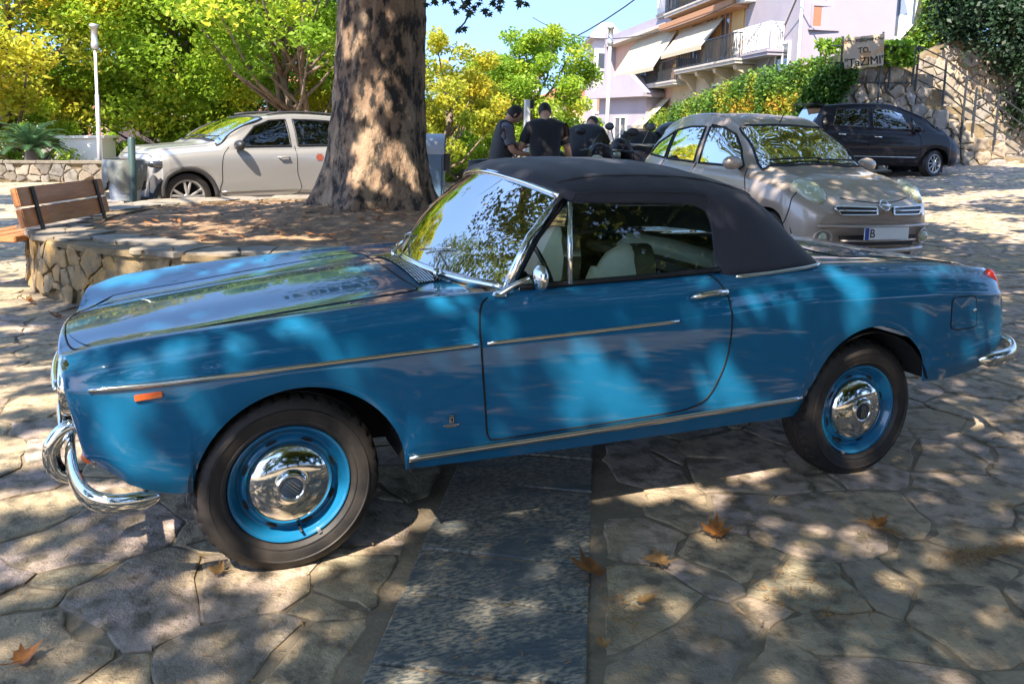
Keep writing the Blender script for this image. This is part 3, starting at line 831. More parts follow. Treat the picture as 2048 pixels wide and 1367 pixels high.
# seams and drip flap edge
flapb = [sth(i, 0) for i in range(7, 25)]
MB().tube([p+np.array([0, -.003, .001]) for p in flapb]+[np.array([1.598, .160, 1.085])], .0045, 6).build('seam', m_seam, stp, True)
fu = [sth(i, 8)+np.array([0, -.003, 0]) for i in range(7, 25)]
MB().tube([sth(7, 0)+np.array([0, -.002, 0])]+fu+[np.array([1.605, .172, 1.135])*1.0, np.array([1.600, .158, 1.083])], .0032, 6).build('seam', m_seam, stp, True)
MB().tube([sth(i, 14)+np.array([0, -.001, .002]) for i in range(4, 42)], .0035, 6).build('seam', m_seam, stp, True)
for k in (21, 26):
    full = [np.array(p) for p in half[k*1+4]]; pass
MB().tube([sth(i, 0)+np.array([0, -.008, -.004]) for i in range(37, 53)]+[np.array([2.09, .12, .925])]+[np.array([p[0]+.008, p[1], p[2]-.004]) for p in half[-1][4:]], .0085, 8, sq=.8).build('top_moulding', m_chrome_trim, stp, True)
# ---- interior
inn = MB(); inn.box((1.25, W2, .42), (1.3, 1.30, .03)); inn.box((.66, W2, .72), (.05, 1.24, .28)); inn.box((1.98, W2, .68), (.05, 1.24, .46)); inn.box((1.85, W2, .84), (.3, 1.24, .04))
inn.box((1.2, 1.40, .63), (1.1, .03, .46)); inn.box((1.2, .12, .63), (1.1, .03, .46)); inn.build('cabin_lining', m_interior, hero)
m_dash = M('dashboard', (.16, .13, .07), .6)
ds = MB(); ds.tube([(.76, .14, .83), (.76, 1.38, .83)], .06, 12); ds.box((.72, W2, .80), (.14, 1.22, .1)); ds.build('dashboard', m_dash, hero, True)
def seat(cx, cy_):
    s = MB(); n = 12
    back = []
    for i in range(n+1):
        t = i/n
        for j in range(n+1):
            u_ = -1+2*j/n; w_ = .225*(1-.55*max(0, t-.55)**1.2/.45**1.2*.55)
            rib = .006*abs(math.sin(u_*9)) if t > .25 and abs(u_) < .8 else 0
            back.append((cx+.10*t+.04*u_*u_*-1+.0-rib, cy_+w_*u_*math.sqrt(max(0, 1-max(0, t-.7)**2/.09*.45)), .50+.47*t-(.05*u_*u_*(t > .8))))
    F = [(i*(n+1)+j, i*(n+1)+j+1, (i+1)*(n+1)+j+1, (i+1)*(n+1)+j) for i in range(n) for j in range(n)]
    s.add(back, F); 
    s.add([(a+.09, b, c) for a, b, c in back], F)
    bd_ = [j for j in range(n+1)]+[i*(n+1)+n for i in range(1, n+1)]+[n*(n+1)+j for j in range(n-1, -1, -1)]+[i*(n+1) for i in range(n-1, 0, -1)]
    k = len(back); s.f += [(bd_[i], bd_[(i+1) % len(bd_)], bd_[(i+1) % len(bd_)]+k, bd_[i]+k) for i in range(len(bd_))]
    s.box((cx-.17, cy_, .53), (.42, .44, .13))
    return s.build('seat', m_seat, hero, True)
seat(1.30, .43); seat(1.30, 1.09)
rs = MB(); rs.tube([(1.80, .30, .80), (1.82, .40, .88), (1.82, W2, .89), (1.82, 1.12, .88), (1.80, 1.22, .80)], .05, 10); rs.build('rear_seat', m_seat, hero, True)
sw = MB(); n = 28; ctr = np.array([.97, .42, .86]); ax1 = np.array([0, 1, 0]); ax2 = np.array([-.35, 0, .94])
sw.tube([ctr+.19*(ax1*math.cos(2*math.pi*k/n)+ax2*math.sin(2*math.pi*k/n)) for k in range(n+1)], .010, 8, cap=False)
sw.tube([ctr+.19*ax1, ctr+np.array([-.02, 0, 0]), ctr-.19*ax1], .008, 6); sw.tube([ctr+np.array([-.02, 0, 0]), ctr+np.array([-.22, 0, -.07])], .02, 8); sw.build('steering_wheel', m_rubber_seal, hero, True)
rv = MB(); rv.box((.93, W2, 1.185), (.02, .18, .05)); bevel(rv.build('rear_view_mirror', m_rubber_seal, hero), .008)
# ------------------------------------------------------------------ foliage
def leaf_mat(name, tones, transl=.45, rough_=.55):
    return M(name, (.08, .14, .02), rough_, tone=tones, transl=transl, spec=.35)
m_leaf = leaf_mat('plane_leaf', [(0, (.13, .25, .02)), (.45, (.30, .46, .04)), (.75, (.52, .56, .05)), (1, (.66, .52, .06))], .58)
m_leaf_y = leaf_mat('autumn_leaf', [(0, (.28, .36, .03)), (.5, (.52, .50, .05)), (.85, (.68, .52, .05)), (1, (.70, .40, .04))], .58)
m_leaf_canopy = leaf_mat('canopy_leaf', [(0, (.10, .14, .03)), (.6, (.18, .22, .05)), (1, (.36, .31, .09))], .5)
m_leaf_dark = leaf_mat('conifer_leaf', [(0, (.012, .03, .012)), (.6, (.02, .055, .018)), (.9, (.05, .08, .02)), (1, (.20, .12, .03))], .15)
m_ivy = leaf_mat('ivy_leaf', [(0, (.04, .11, .015)), (.5, (.11, .22, .02)), (.75, (.28, .29, .02)), (1, (.50, .25, .03))], .3)
m_bark = M('bark', (.12, .085, .06), .9, c2=(.035, .028, .022), nscale=7, detail=10, bump=1, bscale=14, stretch=(1, 1, .35), c3=(.22, .16, .11), n3=3)
m_bark_thin = M('thin_bark', (.20, .15, .11), .85, c2=(.08, .06, .045), nscale=9, bump=.6, bscale=30, stretch=(1, 1, .3))

def rotmats(N, rg, up=0.0):
    """random orthonormal frames, normals biased upward by up"""
    nrm = rg.normal(size=(N, 3)); nrm /= np.linalg.norm(nrm, axis=1)[:, None]; nrm[:, 2] = np.abs(nrm[:, 2])+up
    nrm /= np.linalg.norm(nrm, axis=1)[:, None]
    t = rg.normal(size=(N, 3)); t -= nrm*(t*nrm).sum(1)[:, None]; t /= np.linalg.norm(t, axis=1)[:, None]
    return t, np.cross(nrm, t), nrm
RHOMB = np.array([(0, -.5, 0), (.30, -.05, .07), (0, .55, -.03), (-.30, -.05, .07)])
MAPLE = []
for k, (a, r_) in enumerate([(-90, .10), (-55, .34), (-28, .22), (8, .50), (40, .26), (90, .60), (140, .26), (172, .50), (208, .22), (235, .34)]):
    MAPLE.append((r_*math.cos(R(a)), r_*math.sin(R(a)), -.10*r_*r_*2))
MAPLE = np.array(MAPLE)
def leaves(name, C, size, rg, mat, parent=None, tone=None, shape=RHOMB, up=.25, var=.35):
    N = len(C); a, b, c = rotmats(N, rg, up); s = size*rg.uniform(1-var, 1+var, N)
    V = C[:, None, :]+s[:, None, None]*(shape[None, :, 0:1]*a[:, None]+shape[None, :, 1:2]*b[:, None]+shape[None, :, 2:3]*c[:, None])
    k = len(shape); F = np.arange(N*k).reshape(N, k)
    T = np.repeat(tone if tone is not None else rg.random(N), k)
    return fast(name, V.reshape(-1, 3), F, mat, parent, T)
def make_tree(name, mat, H=6., cr=3., cz=None, nl=16000, size=.15, nb=60, seed=1, stems=1, low=.35, tb=.35, squash=1.0, spread=.20, barkm=None, tr=.13):
    """trunk, limbs and a clumpy crown; base at the object's origin"""
    rg = np.random.default_rng(seed); root = empty(name)
    cz = cz or H*.62; rz = (H-cz)*squash
    cl = []
    while len(cl) < nb:
        p = rg.uniform(-1, 1, 3); d = np.linalg.norm(p)
        if d > 1 or d < .25: continue
        if rg.random() > d**1.3: continue
        q = np.array([p[0]*cr, p[1]*cr, cz+p[2]*rz])
        if q[2] < H*low: continue
        cl.append(q)
    cl = np.array(cl)
    cnt = rg.multinomial(nl, np.ones(nb)/nb); P = []; T = []
    for c, k in zip(cl, cnt):
        rad = spread*cr*rg.uniform(.75, 1.35)
        d = rg.normal(size=(k, 3)); d /= np.linalg.norm(d, axis=1)[:, None]
        d *= (rg.random(k)**.45)[:, None]*rad; d[:, 2] *= .72
        P.append(c+d); base = np.clip(tb+rg.normal(0, .16), 0, 1); T.append(np.clip(base+rg.normal(0, .13, k), 0, 1))
    leaves('crown', np.vstack(P), size, rg, mat, root, np.concatenate(T))
    w = MB()
    for s in range(stems):
        bx = np.array([rg.normal(0, .25), rg.normal(0, .25), -.05]) if stems > 1 else np.array([0, 0, -.05])
        top = np.array([rg.normal(0, .3), rg.normal(0, .3), cz+.3*rz])+bx*[1.5, 1.5, 0]
        k = 7; pts = [bx+(top-bx)*i/k+np.array([rg.normal(0, .05), rg.normal(0, .05), 0])*min(i, 2) for i in range(k+1)]
        w.tube(pts, [tr*(1.25-1.0*i/k)+(.05 if i == 0 else 0) for i in range(k+1)], 9)
        for c in cl[rg.permutation(len(cl))[:16]]:
            st = pts[int(np.clip((c[2]-1.2)/top[2]*k*.8, 1, k-1))]
            mid = (st+c)/2+np.array([0, 0, -.1*np.linalg.norm(c-st)])+rg.normal(0, .08, 3)
            w.tube([st, mid, c], [.055, .035, .012], 5)
    w.build('trunk', barkm or m_bark_thin, root, True)
    return root
def place(root, u, D, label, cat, group=None, rz=0, s=1., v=265, z=None):
    p = atD(u, v, D); zz = float(terr(p[0], p[1])) if z is None else z
    root.location = (p[0], p[1], zz); root.rotation_euler = (0, 0, rz); root.scale = (s, s, s); tag(root, label, cat, group); return root
G1 = 'trees beyond the square'
t1 = make_tree('tree', m_leaf, 7.2, 3.4, 4.0, 36000, .145, 130, 1, low=.14, tb=.42)
t1.scale = (1.2,)*3; place(t1, 330, 26, 'broad bright green tree behind the nose of the silver car, left of its windscreen', 'tree', G1)
t2 = make_tree('tree', m_leaf_y, 6.6, 2.8, 3.8, 30000, .135, 110, 2, low=.12, tb=.40)
place(t2, 20, 23.5, 'yellow autumn tree at the left edge above the spiky cycad', 'tree', G1, 0, 1.25)
t3 = make_tree('tree', m_leaf, 7.6, 3.1, 4.9, 26000, .14, 100, 3, stems=3, low=.30, tb=.34, tr=.085)
place(t3, 585, 24, 'tree with several thin pale stems above the roof of the silver car', 'tree', G1, 0, 1.15)
c_ = copy_tree(t1); place(c_, 165, 29, 'green tree behind the white lamp post', 'tree', G1, 2.1, 1.1)
c_ = copy_tree(t3); place(c_, 440, 30, 'green tree between the broad one and the many stemmed one, further back', 'tree', G1, 1.3, 1.05)
t4 = make_tree('tree', m_leaf_y, 4.3, 1.9, 2.4, 22000, .11, 80, 5, low=.08, tb=.32)
place(t4, 862, 20, 'small yellow green tree just right of the big trunk', 'tree', G1, 0, .84)
t5 = make_tree('tree', m_leaf, 5.0, 1.75, 2.9, 21000, .12, 70, 6, low=.16, tb=.36, squash=1.0, spread=.24)
place(t5, 1078, 23, 'bright green upright tree against the sky behind the man in the black shirt', 'tree', G1, 0, .8)
c_ = copy_tree(t5); place(c_, 985, 33, 'distant green tree between the yellow green one and the upright one', 'tree', G1, 1.9, .8)
c_ = copy_tree(t4); place(c_, 720, 27, 'yellow green tree mostly hidden behind the big trunk', 'tree', G1, .8, .95)
c_ = copy_tree(t1); place(c_, 505, 30, 'green tree in the second row behind the roof of the silver car', 'tree', G1, 4.0, 1.0)
c_ = copy_tree(t4); place(c_, 930, 25, 'yellow green tree behind the left of the man in the vest', 'tree', G1, 2.2, .70)
# low shrubs under the trees
b1 = make_tree('shrub', m_leaf, 1.7, 1.3, .8, 5000, .10, 26, 8, low=.0, tb=.35, tr=.03)
place(b1, 930, 22, 'low green shrub left of the man in the grey vest', 'shrub', 'shrubs under the trees')
for u, D, s, lb in ((1040, 25, 1.2, 'low green shrub behind the two standing men'), (1130, 27, 1.3, 'green shrub behind the man in the black shirt, on his right'), (300, 25, 1.0, 'low green shrub behind the litter bin'), (450, 27, 1.1, 'low green shrub behind the windscreen of the silver car'), (60, 23, 1.2, 'yellowish shrub behind the cycad')):
    c_ = copy_tree(b1); place(c_, u, D, lb, 'shrub', 'shrubs under the trees', u*.1, s)

# cycad on the left
cy_ = empty('cycad'); p = atD(62, 300, 20.6); cy_.location = (p[0], p[1], .05); tag(cy_, 'dark green cycad with arching fronds behind the low stone wall', 'palm')
m_cycad = M('cycad_leaf', (.045, .11, .045), .45, transl=.2)
MB().lathe([(.16, 0), (.18, .3), (.12, .62), (.02, .7)], (0, 0, 0), 'z', 12).build('trunk', m_bark_thin, cy_, True)
rg = np.random.default_rng(9)
for k in range(46):
    an = 2.4*k; el = R(78-62*(k/46)); L = .85+.18*rg.random(); w = MB(); P = []
    for i in range(9):
        t_ = i/8; e = el-1.15*t_*t_; 
        P.append(np.array([0, 0, .62]) if i == 0 else P[-1]+L/8*np.array([math.cos(an)*math.cos(e), math.sin(an)*math.cos(e), math.sin(e)]))
    w.tube(P, .012, 4); sd = np.array([-math.sin(an), math.cos(an), 0])
    for i in range(1, 9):
        for q in range(4):
            b = P[i-1]+(P[i]-P[i-1])*q/4; d = P[i]-P[i-1]; d = d/np.linalg.norm(d)
            ll = .20*math.sin(math.pi*min(1, (i+q/4)/9.4))+.03
            for s in (-1, 1):
                e_ = b+(sd*s*.85+d*.5+np.array([0, 0, .18]))*ll; w.add([b, b+d*.022, e_], [(0, 1, 2)])
    w.build('frond', m_cycad, cy_)

# ------------------------------------------------------------------ the big plane tree with the canopy that shades the square
tree = empty('plane_tree'); tag(tree, 'massive old plane tree with mottled brown trunk growing out of the round planter', 'tree')
rg = np.random.default_rng(14)
TB = np.array([1.80, 6.55]); nz, na = 130, 150; V = []
def trunk_r(z, a):
    t = (z-.45)
    r_ = .455+.10*math.exp(-t/1.0)+.20*math.exp(-t/.32)-.006*t
    r_ *= 1+.035*math.sin(3*a+.6)+.025*math.sin(5*a+1.1*z)+(.15*math.exp(-t/.45))*math.sin(6*a+2)+(.07*math.exp(-t/.3))*math.sin(11*a)+.03*math.exp(-((z-1.1)/.35)**2)*math.sin(a*2+4)
    return r_
from mathutils import noise as mn
for i in range(nz+1):
    z = .40+5.1*(i/nz)**1.25
    for j in range(na):
        a = 2*math.pi*j/na; r_ = trunk_r(z, a)
        q = Vector((math.cos(a)*3, math.sin(a)*3, z*1.6)); r_ += .018*mn.fractal(q*2.0, 1, 2, 5)+.016*abs(mn.noise(Vector((math.cos(a)*13, math.sin(a)*13, z*4))))+.008*mn.noise(Vector((math.cos(a)*30, math.sin(a)*30, z*14)))
        V.append((TB[0]+r_*math.cos(a)+.03*(z-.5), TB[1]+r_*math.sin(a), z))
F = [(i*na+j, i*na+(j+1) % na, (i+1)*na+(j+1) % na, (i+1)*na+j) for i in range(nz) for j in range(na)]
m_trunk = M('plane_bark', (.23, .15, .095), .92, c2=(.028, .022, .018), nscale=11, detail=14, lo=.44, hi=.55, bump=1.0, bscale=26, bdist=.03, stretch=(1, 1, .5), c3=(.34, .24, .155), n3=4.2)
tk = mesh('trunk', V, F, m_trunk, tree, True)
lb = MB(); top = np.array([TB[0]+.15, TB[1], 5.4])
for q in ((-4.5, -1.5, 8), (-3.0, -5.5, 7.5), (1.5, -5.5, 8.2), (4.5, -1.0, 8), (3, 3.5, 9), (-2.5, 4, 9), (0, 0, 11), (-6.5, -4.5, 7)):
    e = top+np.array([q[0], q[1], q[2]-5.4])
    m1 = top+(e-top)*.35+np.array([0, 0, .5]); m2 = top+(e-top)*.7+np.array([0, 0, .45])
    lb.tube([top-np.array([0, 0, .3]), m1, m2, e], [.30, .20, .13, .05], 10)
    for k in range(6):
        b = m1+(e-m1)*rg.uniform(.1, .95); f = b+rg.normal(0, 1.5, 3)*[1, 1, .4]+np.array([0, 0, .4]); lb.tube([b, (b+f)/2+rg.normal(0, .1, 3), f], [.06, .04, .012], 6)
lb.build('branch', m_bark, tree, True)
SX, SY = SUN[0]/SUN[2], SUN[1]/SUN[2]
def landing(P): return np.array([P[0]-SX*P[2], P[1]-SY*P[2]])
gaps = []  # holes shaped into the unseen crown so that sun patches land at chosen points
def gap(P, rx, ry=None, ang=0): gaps.append((landing(P), rx, ry or rx, ang))
gap(onY(1195, 790, 0), .17, .12); gap(onY(1120, 740, 0), .10, .09); gap(onY(1265, 810, 0), .13, .10); gap(onY(1040, 790, 0), .07, .06)
gap(onY(255, 730, .02), .045); gap(onY(225, 850, .02), .05, .08); gap(onY(370, 705, .05), .045); gap(onY(445, 650, .1), .03)
gap(onY(255, 600, 1.42), .12, .06); gap(onY(330, 575, 1.42), .06)
gap(onY(1590, 645, 0), .06, .04); gap(onY(1420, 560, .05), .06, .04); gap(onY(1160, 620, 0), .04); gap(onY(900, 600, .1), .07, .03); gap(onY(1500, 590, 0), .05, .05)
gap(onY(590, 1060, .05), .20, .10); gap(onY(700, 1000, .05), .12, .10); gap(onY(835, 780, 0), .03, .06); gap(onY(900, 740, 0), .03, .03)
gap(onZ(700, 1090, 0), .22, .13); gap(onZ(830, 1040, 0), .12, .10); gap(onZ(560, 1160, 0), .16, .08); gap(onZ(1330, 985, 0), .20, .09); gap(onZ(1500, 955, 0), .17, .09); gap(onZ(1430, 1000, 0), .12, .08)
gap(onZ(1580, 1175, 0), .09); gap(onZ(1540, 1250, 0), .08); gap(onZ(1640, 1070, 0), .05); gap(onZ(640, 1240, 0), .06); gap(onZ(190, 1260, 0), .06)
gap(onZ(60, 900, 0), .50, .28); gap(onZ(150, 990, 0), .22, .14); gap(onZ(30, 1010, 0), .22, .13); gap(onZ(100, 800, 0), .22, .12); gap(onZ(40, 660, 0), .22, .1)
for u, v in ((130, 520), (190, 500), (300, 545), (400, 530)): gap(onZ(u, v, .3), .16, .16)
for u, v, a, b in ((300, 440, .5, .17), (450, 422, .7, .16), (560, 468, .5, .15), (330, 475, .45, .15), (600, 500, .3, .13), (420, 500, .35, .1), (900, 470, .4, .2), (250, 405, .6, .2), (520, 400, .6, .15), (130, 455, .25, .2)): gap(onZ(u, v, .52), a, b)
for z in (.9, 1.3, 1.8): gap((1.6, 6.05, z), .30, .16)
gap((1.35, 6.1, 2.5), .16, .12); gap((2.2, 6.1, 2.1), .12, .12); gap((1.9, 6.05, 1.05), .25, .15)
gap(onZ(60, 400, .7), .35, .25); gap(onZ(150, 385, .7), .4, .3); gap(onZ(120, 380, .6), .4, .3)
gap(onY(1040, 400, .7), .06, .05); gap(onY(1240, 350, .5), .10, .05); gap(onY(1180, 330, .7), .10, .05)
rq = np.random.default_rng(404)
for _ in range(40): gaps.append((np.array([rq.uniform(-.5, 4.3), rq.uniform(.1, .75)]), rq.uniform(.008, .035), rq.uniform(.008, .02), 0))
for _ in range(60): gaps.append((np.array([rq.uniform(-.5, 1.6), rq.uniform(.4, 2.2)]), rq.uniform(.02, .05), rq.uniform(.02, .05), 0))
for _ in range(60): gaps.append((np.array([rq.uniform(-1.5, 4.5), rq.uniform(-1.3, .0)]), rq.uniform(.02, .07), rq.uniform(.02, .05), 0))
GL = np.array([g[0] for g in gaps]); GR = np.array([[g[1], g[2]] for g in gaps])
def vnoise(x, y, sc, seed):
    q = np.random.default_rng(seed).random((64, 64)); x = x/sc; y = y/sc; xi = np.floor(x).astype(int); yi = np.floor(y).astype(int); fx = x-xi; fy = y-yi
    fx = fx*fx*(3-2*fx); fy = fy*fy*(3-2*fy); g = lambda a, b: q[a % 64, b % 64]
    return (g(xi, yi)*(1-fx)+g(xi+1, yi)*fx)*(1-fy)+(g(xi, yi+1)*(1-fx)+g(xi+1, yi+1)*fx)*fy
def canopy(n, seed, xr, yr, zr, dens, size, gapm=.12):
    rg = np.random.default_rng(seed)
    # twigs: clusters of leaves hanging round a point
    lx = rg.uniform(*xr, n); ly = rg.uniform(*yr, n); z = rg.uniform(*zr, n)
    f = .55*vnoise(lx+50, ly+50, .9, 5)+.45*vnoise(lx+20, ly+70, .38, 6)
    keepp = f < dens(lx, ly)
    lx, ly, z = lx[keepp], ly[keepp], z[keepp]
    k = 9; N = len(lx)
    d = rg.normal(0, .15, (N, k, 3)); z3 = z[:, None]+d[:, :, 2]*.7
    Lx = lx[:, None]+d[:, :, 0]; Ly = ly[:, None]+d[:, :, 1]
    P = np.stack([Lx+SX*z3, Ly+SY*z3, z3], -1).reshape(-1, 3); L2 = np.stack([Lx.ravel(), Ly.ravel()], -1)
    dd = (L2[:, None, :]-GL[None])/(GR[None]*.85+.02); e = (dd**2).sum(-1).min(1)
    ok = e > 1+rg.normal(0, .12, len(e))
    # stay out of the picture itself
    w = (P-CAM)@cf; v = PCY-FOC*((P-CAM)@cu)/np.maximum(w, .05)
    ok &= (w < .1) | (v < -60) | (np.abs(((P-CAM)@cr)/np.maximum(w, .05)) > .75)
    ok &= np.linalg.norm(P-CAM, axis=1) > 1.6
    ok &= (P[:, 2] > 2.7)
    return P[ok]
def dens(x, y):
    d = np.full_like(x, .70)
    d = np.where((x > -1.2) & (x < 4.6) & (y > -1.6) & (y < 2.7), .97, d)      # over the blue car
    d = np.where((x > 3.9) & (y > -3) & (y < 9), .70, d)
    d = np.where((x > 5.5) & (x < 10) & (y > 3) & (y < 8.5), .9, d)             # beige car in shade
    d = np.where((x > 8.3+.3*(y-2)) & (y < 9), .40, d)                                    # sunny right side
    d = np.where((y > 8.2) & (x < 4.5), .16, d)                                     # silver car in sun
    d = np.where((x < -1.1) & (y > -1), .47, d)
    d = np.where((x > 12.2) & (x < 19) & (y > 9.3) & (y < 16), .85, d)
    d = np.where((x > 9) & (x < 12.2) & (y > 9), .25, d)
    return d
cp_ = canopy(17500, 41, (-3.6, 19), (-1.9, 16), (4.4, 8.5), dens, .17)
cp2 = canopy(7000, 43, (3.2, 17), (-8.5, -1.7), (4.2, 7.5), lambda x, y: np.full_like(x, .62), .17); cp_ = np.vstack([cp_, cp2])  # second batch: out-of-view leaves added to give green reflections in the side glass
rg = np.random.default_rng(77)
# nothing of the crown may stand over the front left, where the sky shows
leaves('crown', cp_, .19, rg, m_leaf_canopy, tree, np.clip(rg.normal(.45, .2, len(cp_)), 0, 1), MAPLE, .7)
print('canopy leaves', len(cp_))
# leaves hanging into the top of the picture
hang = empty('hanging_twig'); 
hang.parent = tree
tw = MB(); HP = []
m_leaf_hang = leaf_mat('hanging_leaf', [(0, (.02, .035, .02)), (1, (.045, .07, .03))], .2)
def twig(pts, D):
    P = [atD(u, v, D) for u, v in pts]; tw.tube(P, .006, 5)
twig([(905, -60), (925, 5), (940, 20), (930, 45), (918, 58)], 5.5); twig([(1040, -50), (1050, 0)], 5.5); twig([(850, -60), (853, 0)], 5.6)
bpy.data.objects.remove(hang)
tw.build('twig', m_bark, tree)
def big_leaf(u, v, D, size, ang, tilt):
    c = atD(u, v, D); a = cr*math.cos(ang)+cu*math.sin(ang); b = -cr*math.sin(ang)+cu*math.cos(ang); b = b*math.cos(tilt)+cf*math.sin(tilt); n = np.cross(a, b)
    V = []; 
    for k, (r_, an) in enumerate([(.12, -90), (.33, -60), (.16, -42), (.44, -12), (.28, 4), (.56, 14), (.24, 36), (.48, 62), (.40, 78), (.68, 90), (.40, 102), (.48, 118), (.24, 144), (.56, 166), (.28, 176), (.44, 192), (.16, 222), (.33, 240)]):
        V.append(c+size*r_*(a*math.cos(R(an))+b*math.sin(R(an)))-n*size*.25*r_*r_)
    o = mesh('leaf', V+[c], [(k, (k+1) % 18, 18) for k in range(18)], m_leaf_hang, tree)
rgl = random.Random(4)
for u, v in ((853, 8), (868, 2), (905, 5), (912, 22), (925, 12), (935, 2), (948, 14), (958, 6), (970, 20), (985, 5), (998, 14), (978, 28), (940, 24), (915, 60), (928, 56), (1040, 4), (1055, 8), (892, -2), (1003, 0), (960, -8)):
    big_leaf(u, v, rgl.uniform(5.2, 5.8), rgl.uniform(.065, .09), rgl.uniform(2.2, 4.1), rgl.uniform(-.9, .9))
m_leaf_back = leaf_mat('back_leaf', [(0, (.04, .09, .012)), (.5, (.09, .17, .02)), (1, (.26, .28, .04))], .4)
# trees behind and beside the photographer: seen as reflections, and shading
b0 = make_tree('tree', m_leaf_back, 7.5, 3.6, 4.0, 38000, .13, 110, 21, low=.08, tb=.30, tr=.16)
b0.location = (1.5, -11.5, 0); tag(b0, 'green tree behind the photographer', 'tree', 'trees behind the photographer')
for x, y, s, a in ((8.5, -10.5, 1.0, 2), (-12, -2, .9, 3), (-5.0, -12.5, 1.1, 2.4), (14.5, -7, 1, 1), (5, -15, 1.2, 4)):
    c_ = copy_tree(b0); c_['label'] = 'green tree off to the %s of the square, seen only in reflections' % {8.5: 'near right', -12: 'left', -5.0: 'back left', 14.5: 'far right', 5: 'back'}[x]; c_.location = (x, y, 0); c_.rotation_euler = (0, 0, a); c_.scale = (s, s, s)
hedge = MB()
rg = np.random.default_rng(5); hp = np.stack([rg.uniform(-9, 14, 9000), -13+rg.normal(0, .35, 9000), rg.uniform(.1, 1.9, 9000)], -1)
hd_ = leaves('hedge', hp, .2, rg, m_leaf_back); tag(hd_, 'leafy hedge behind the photographer', 'hedge')
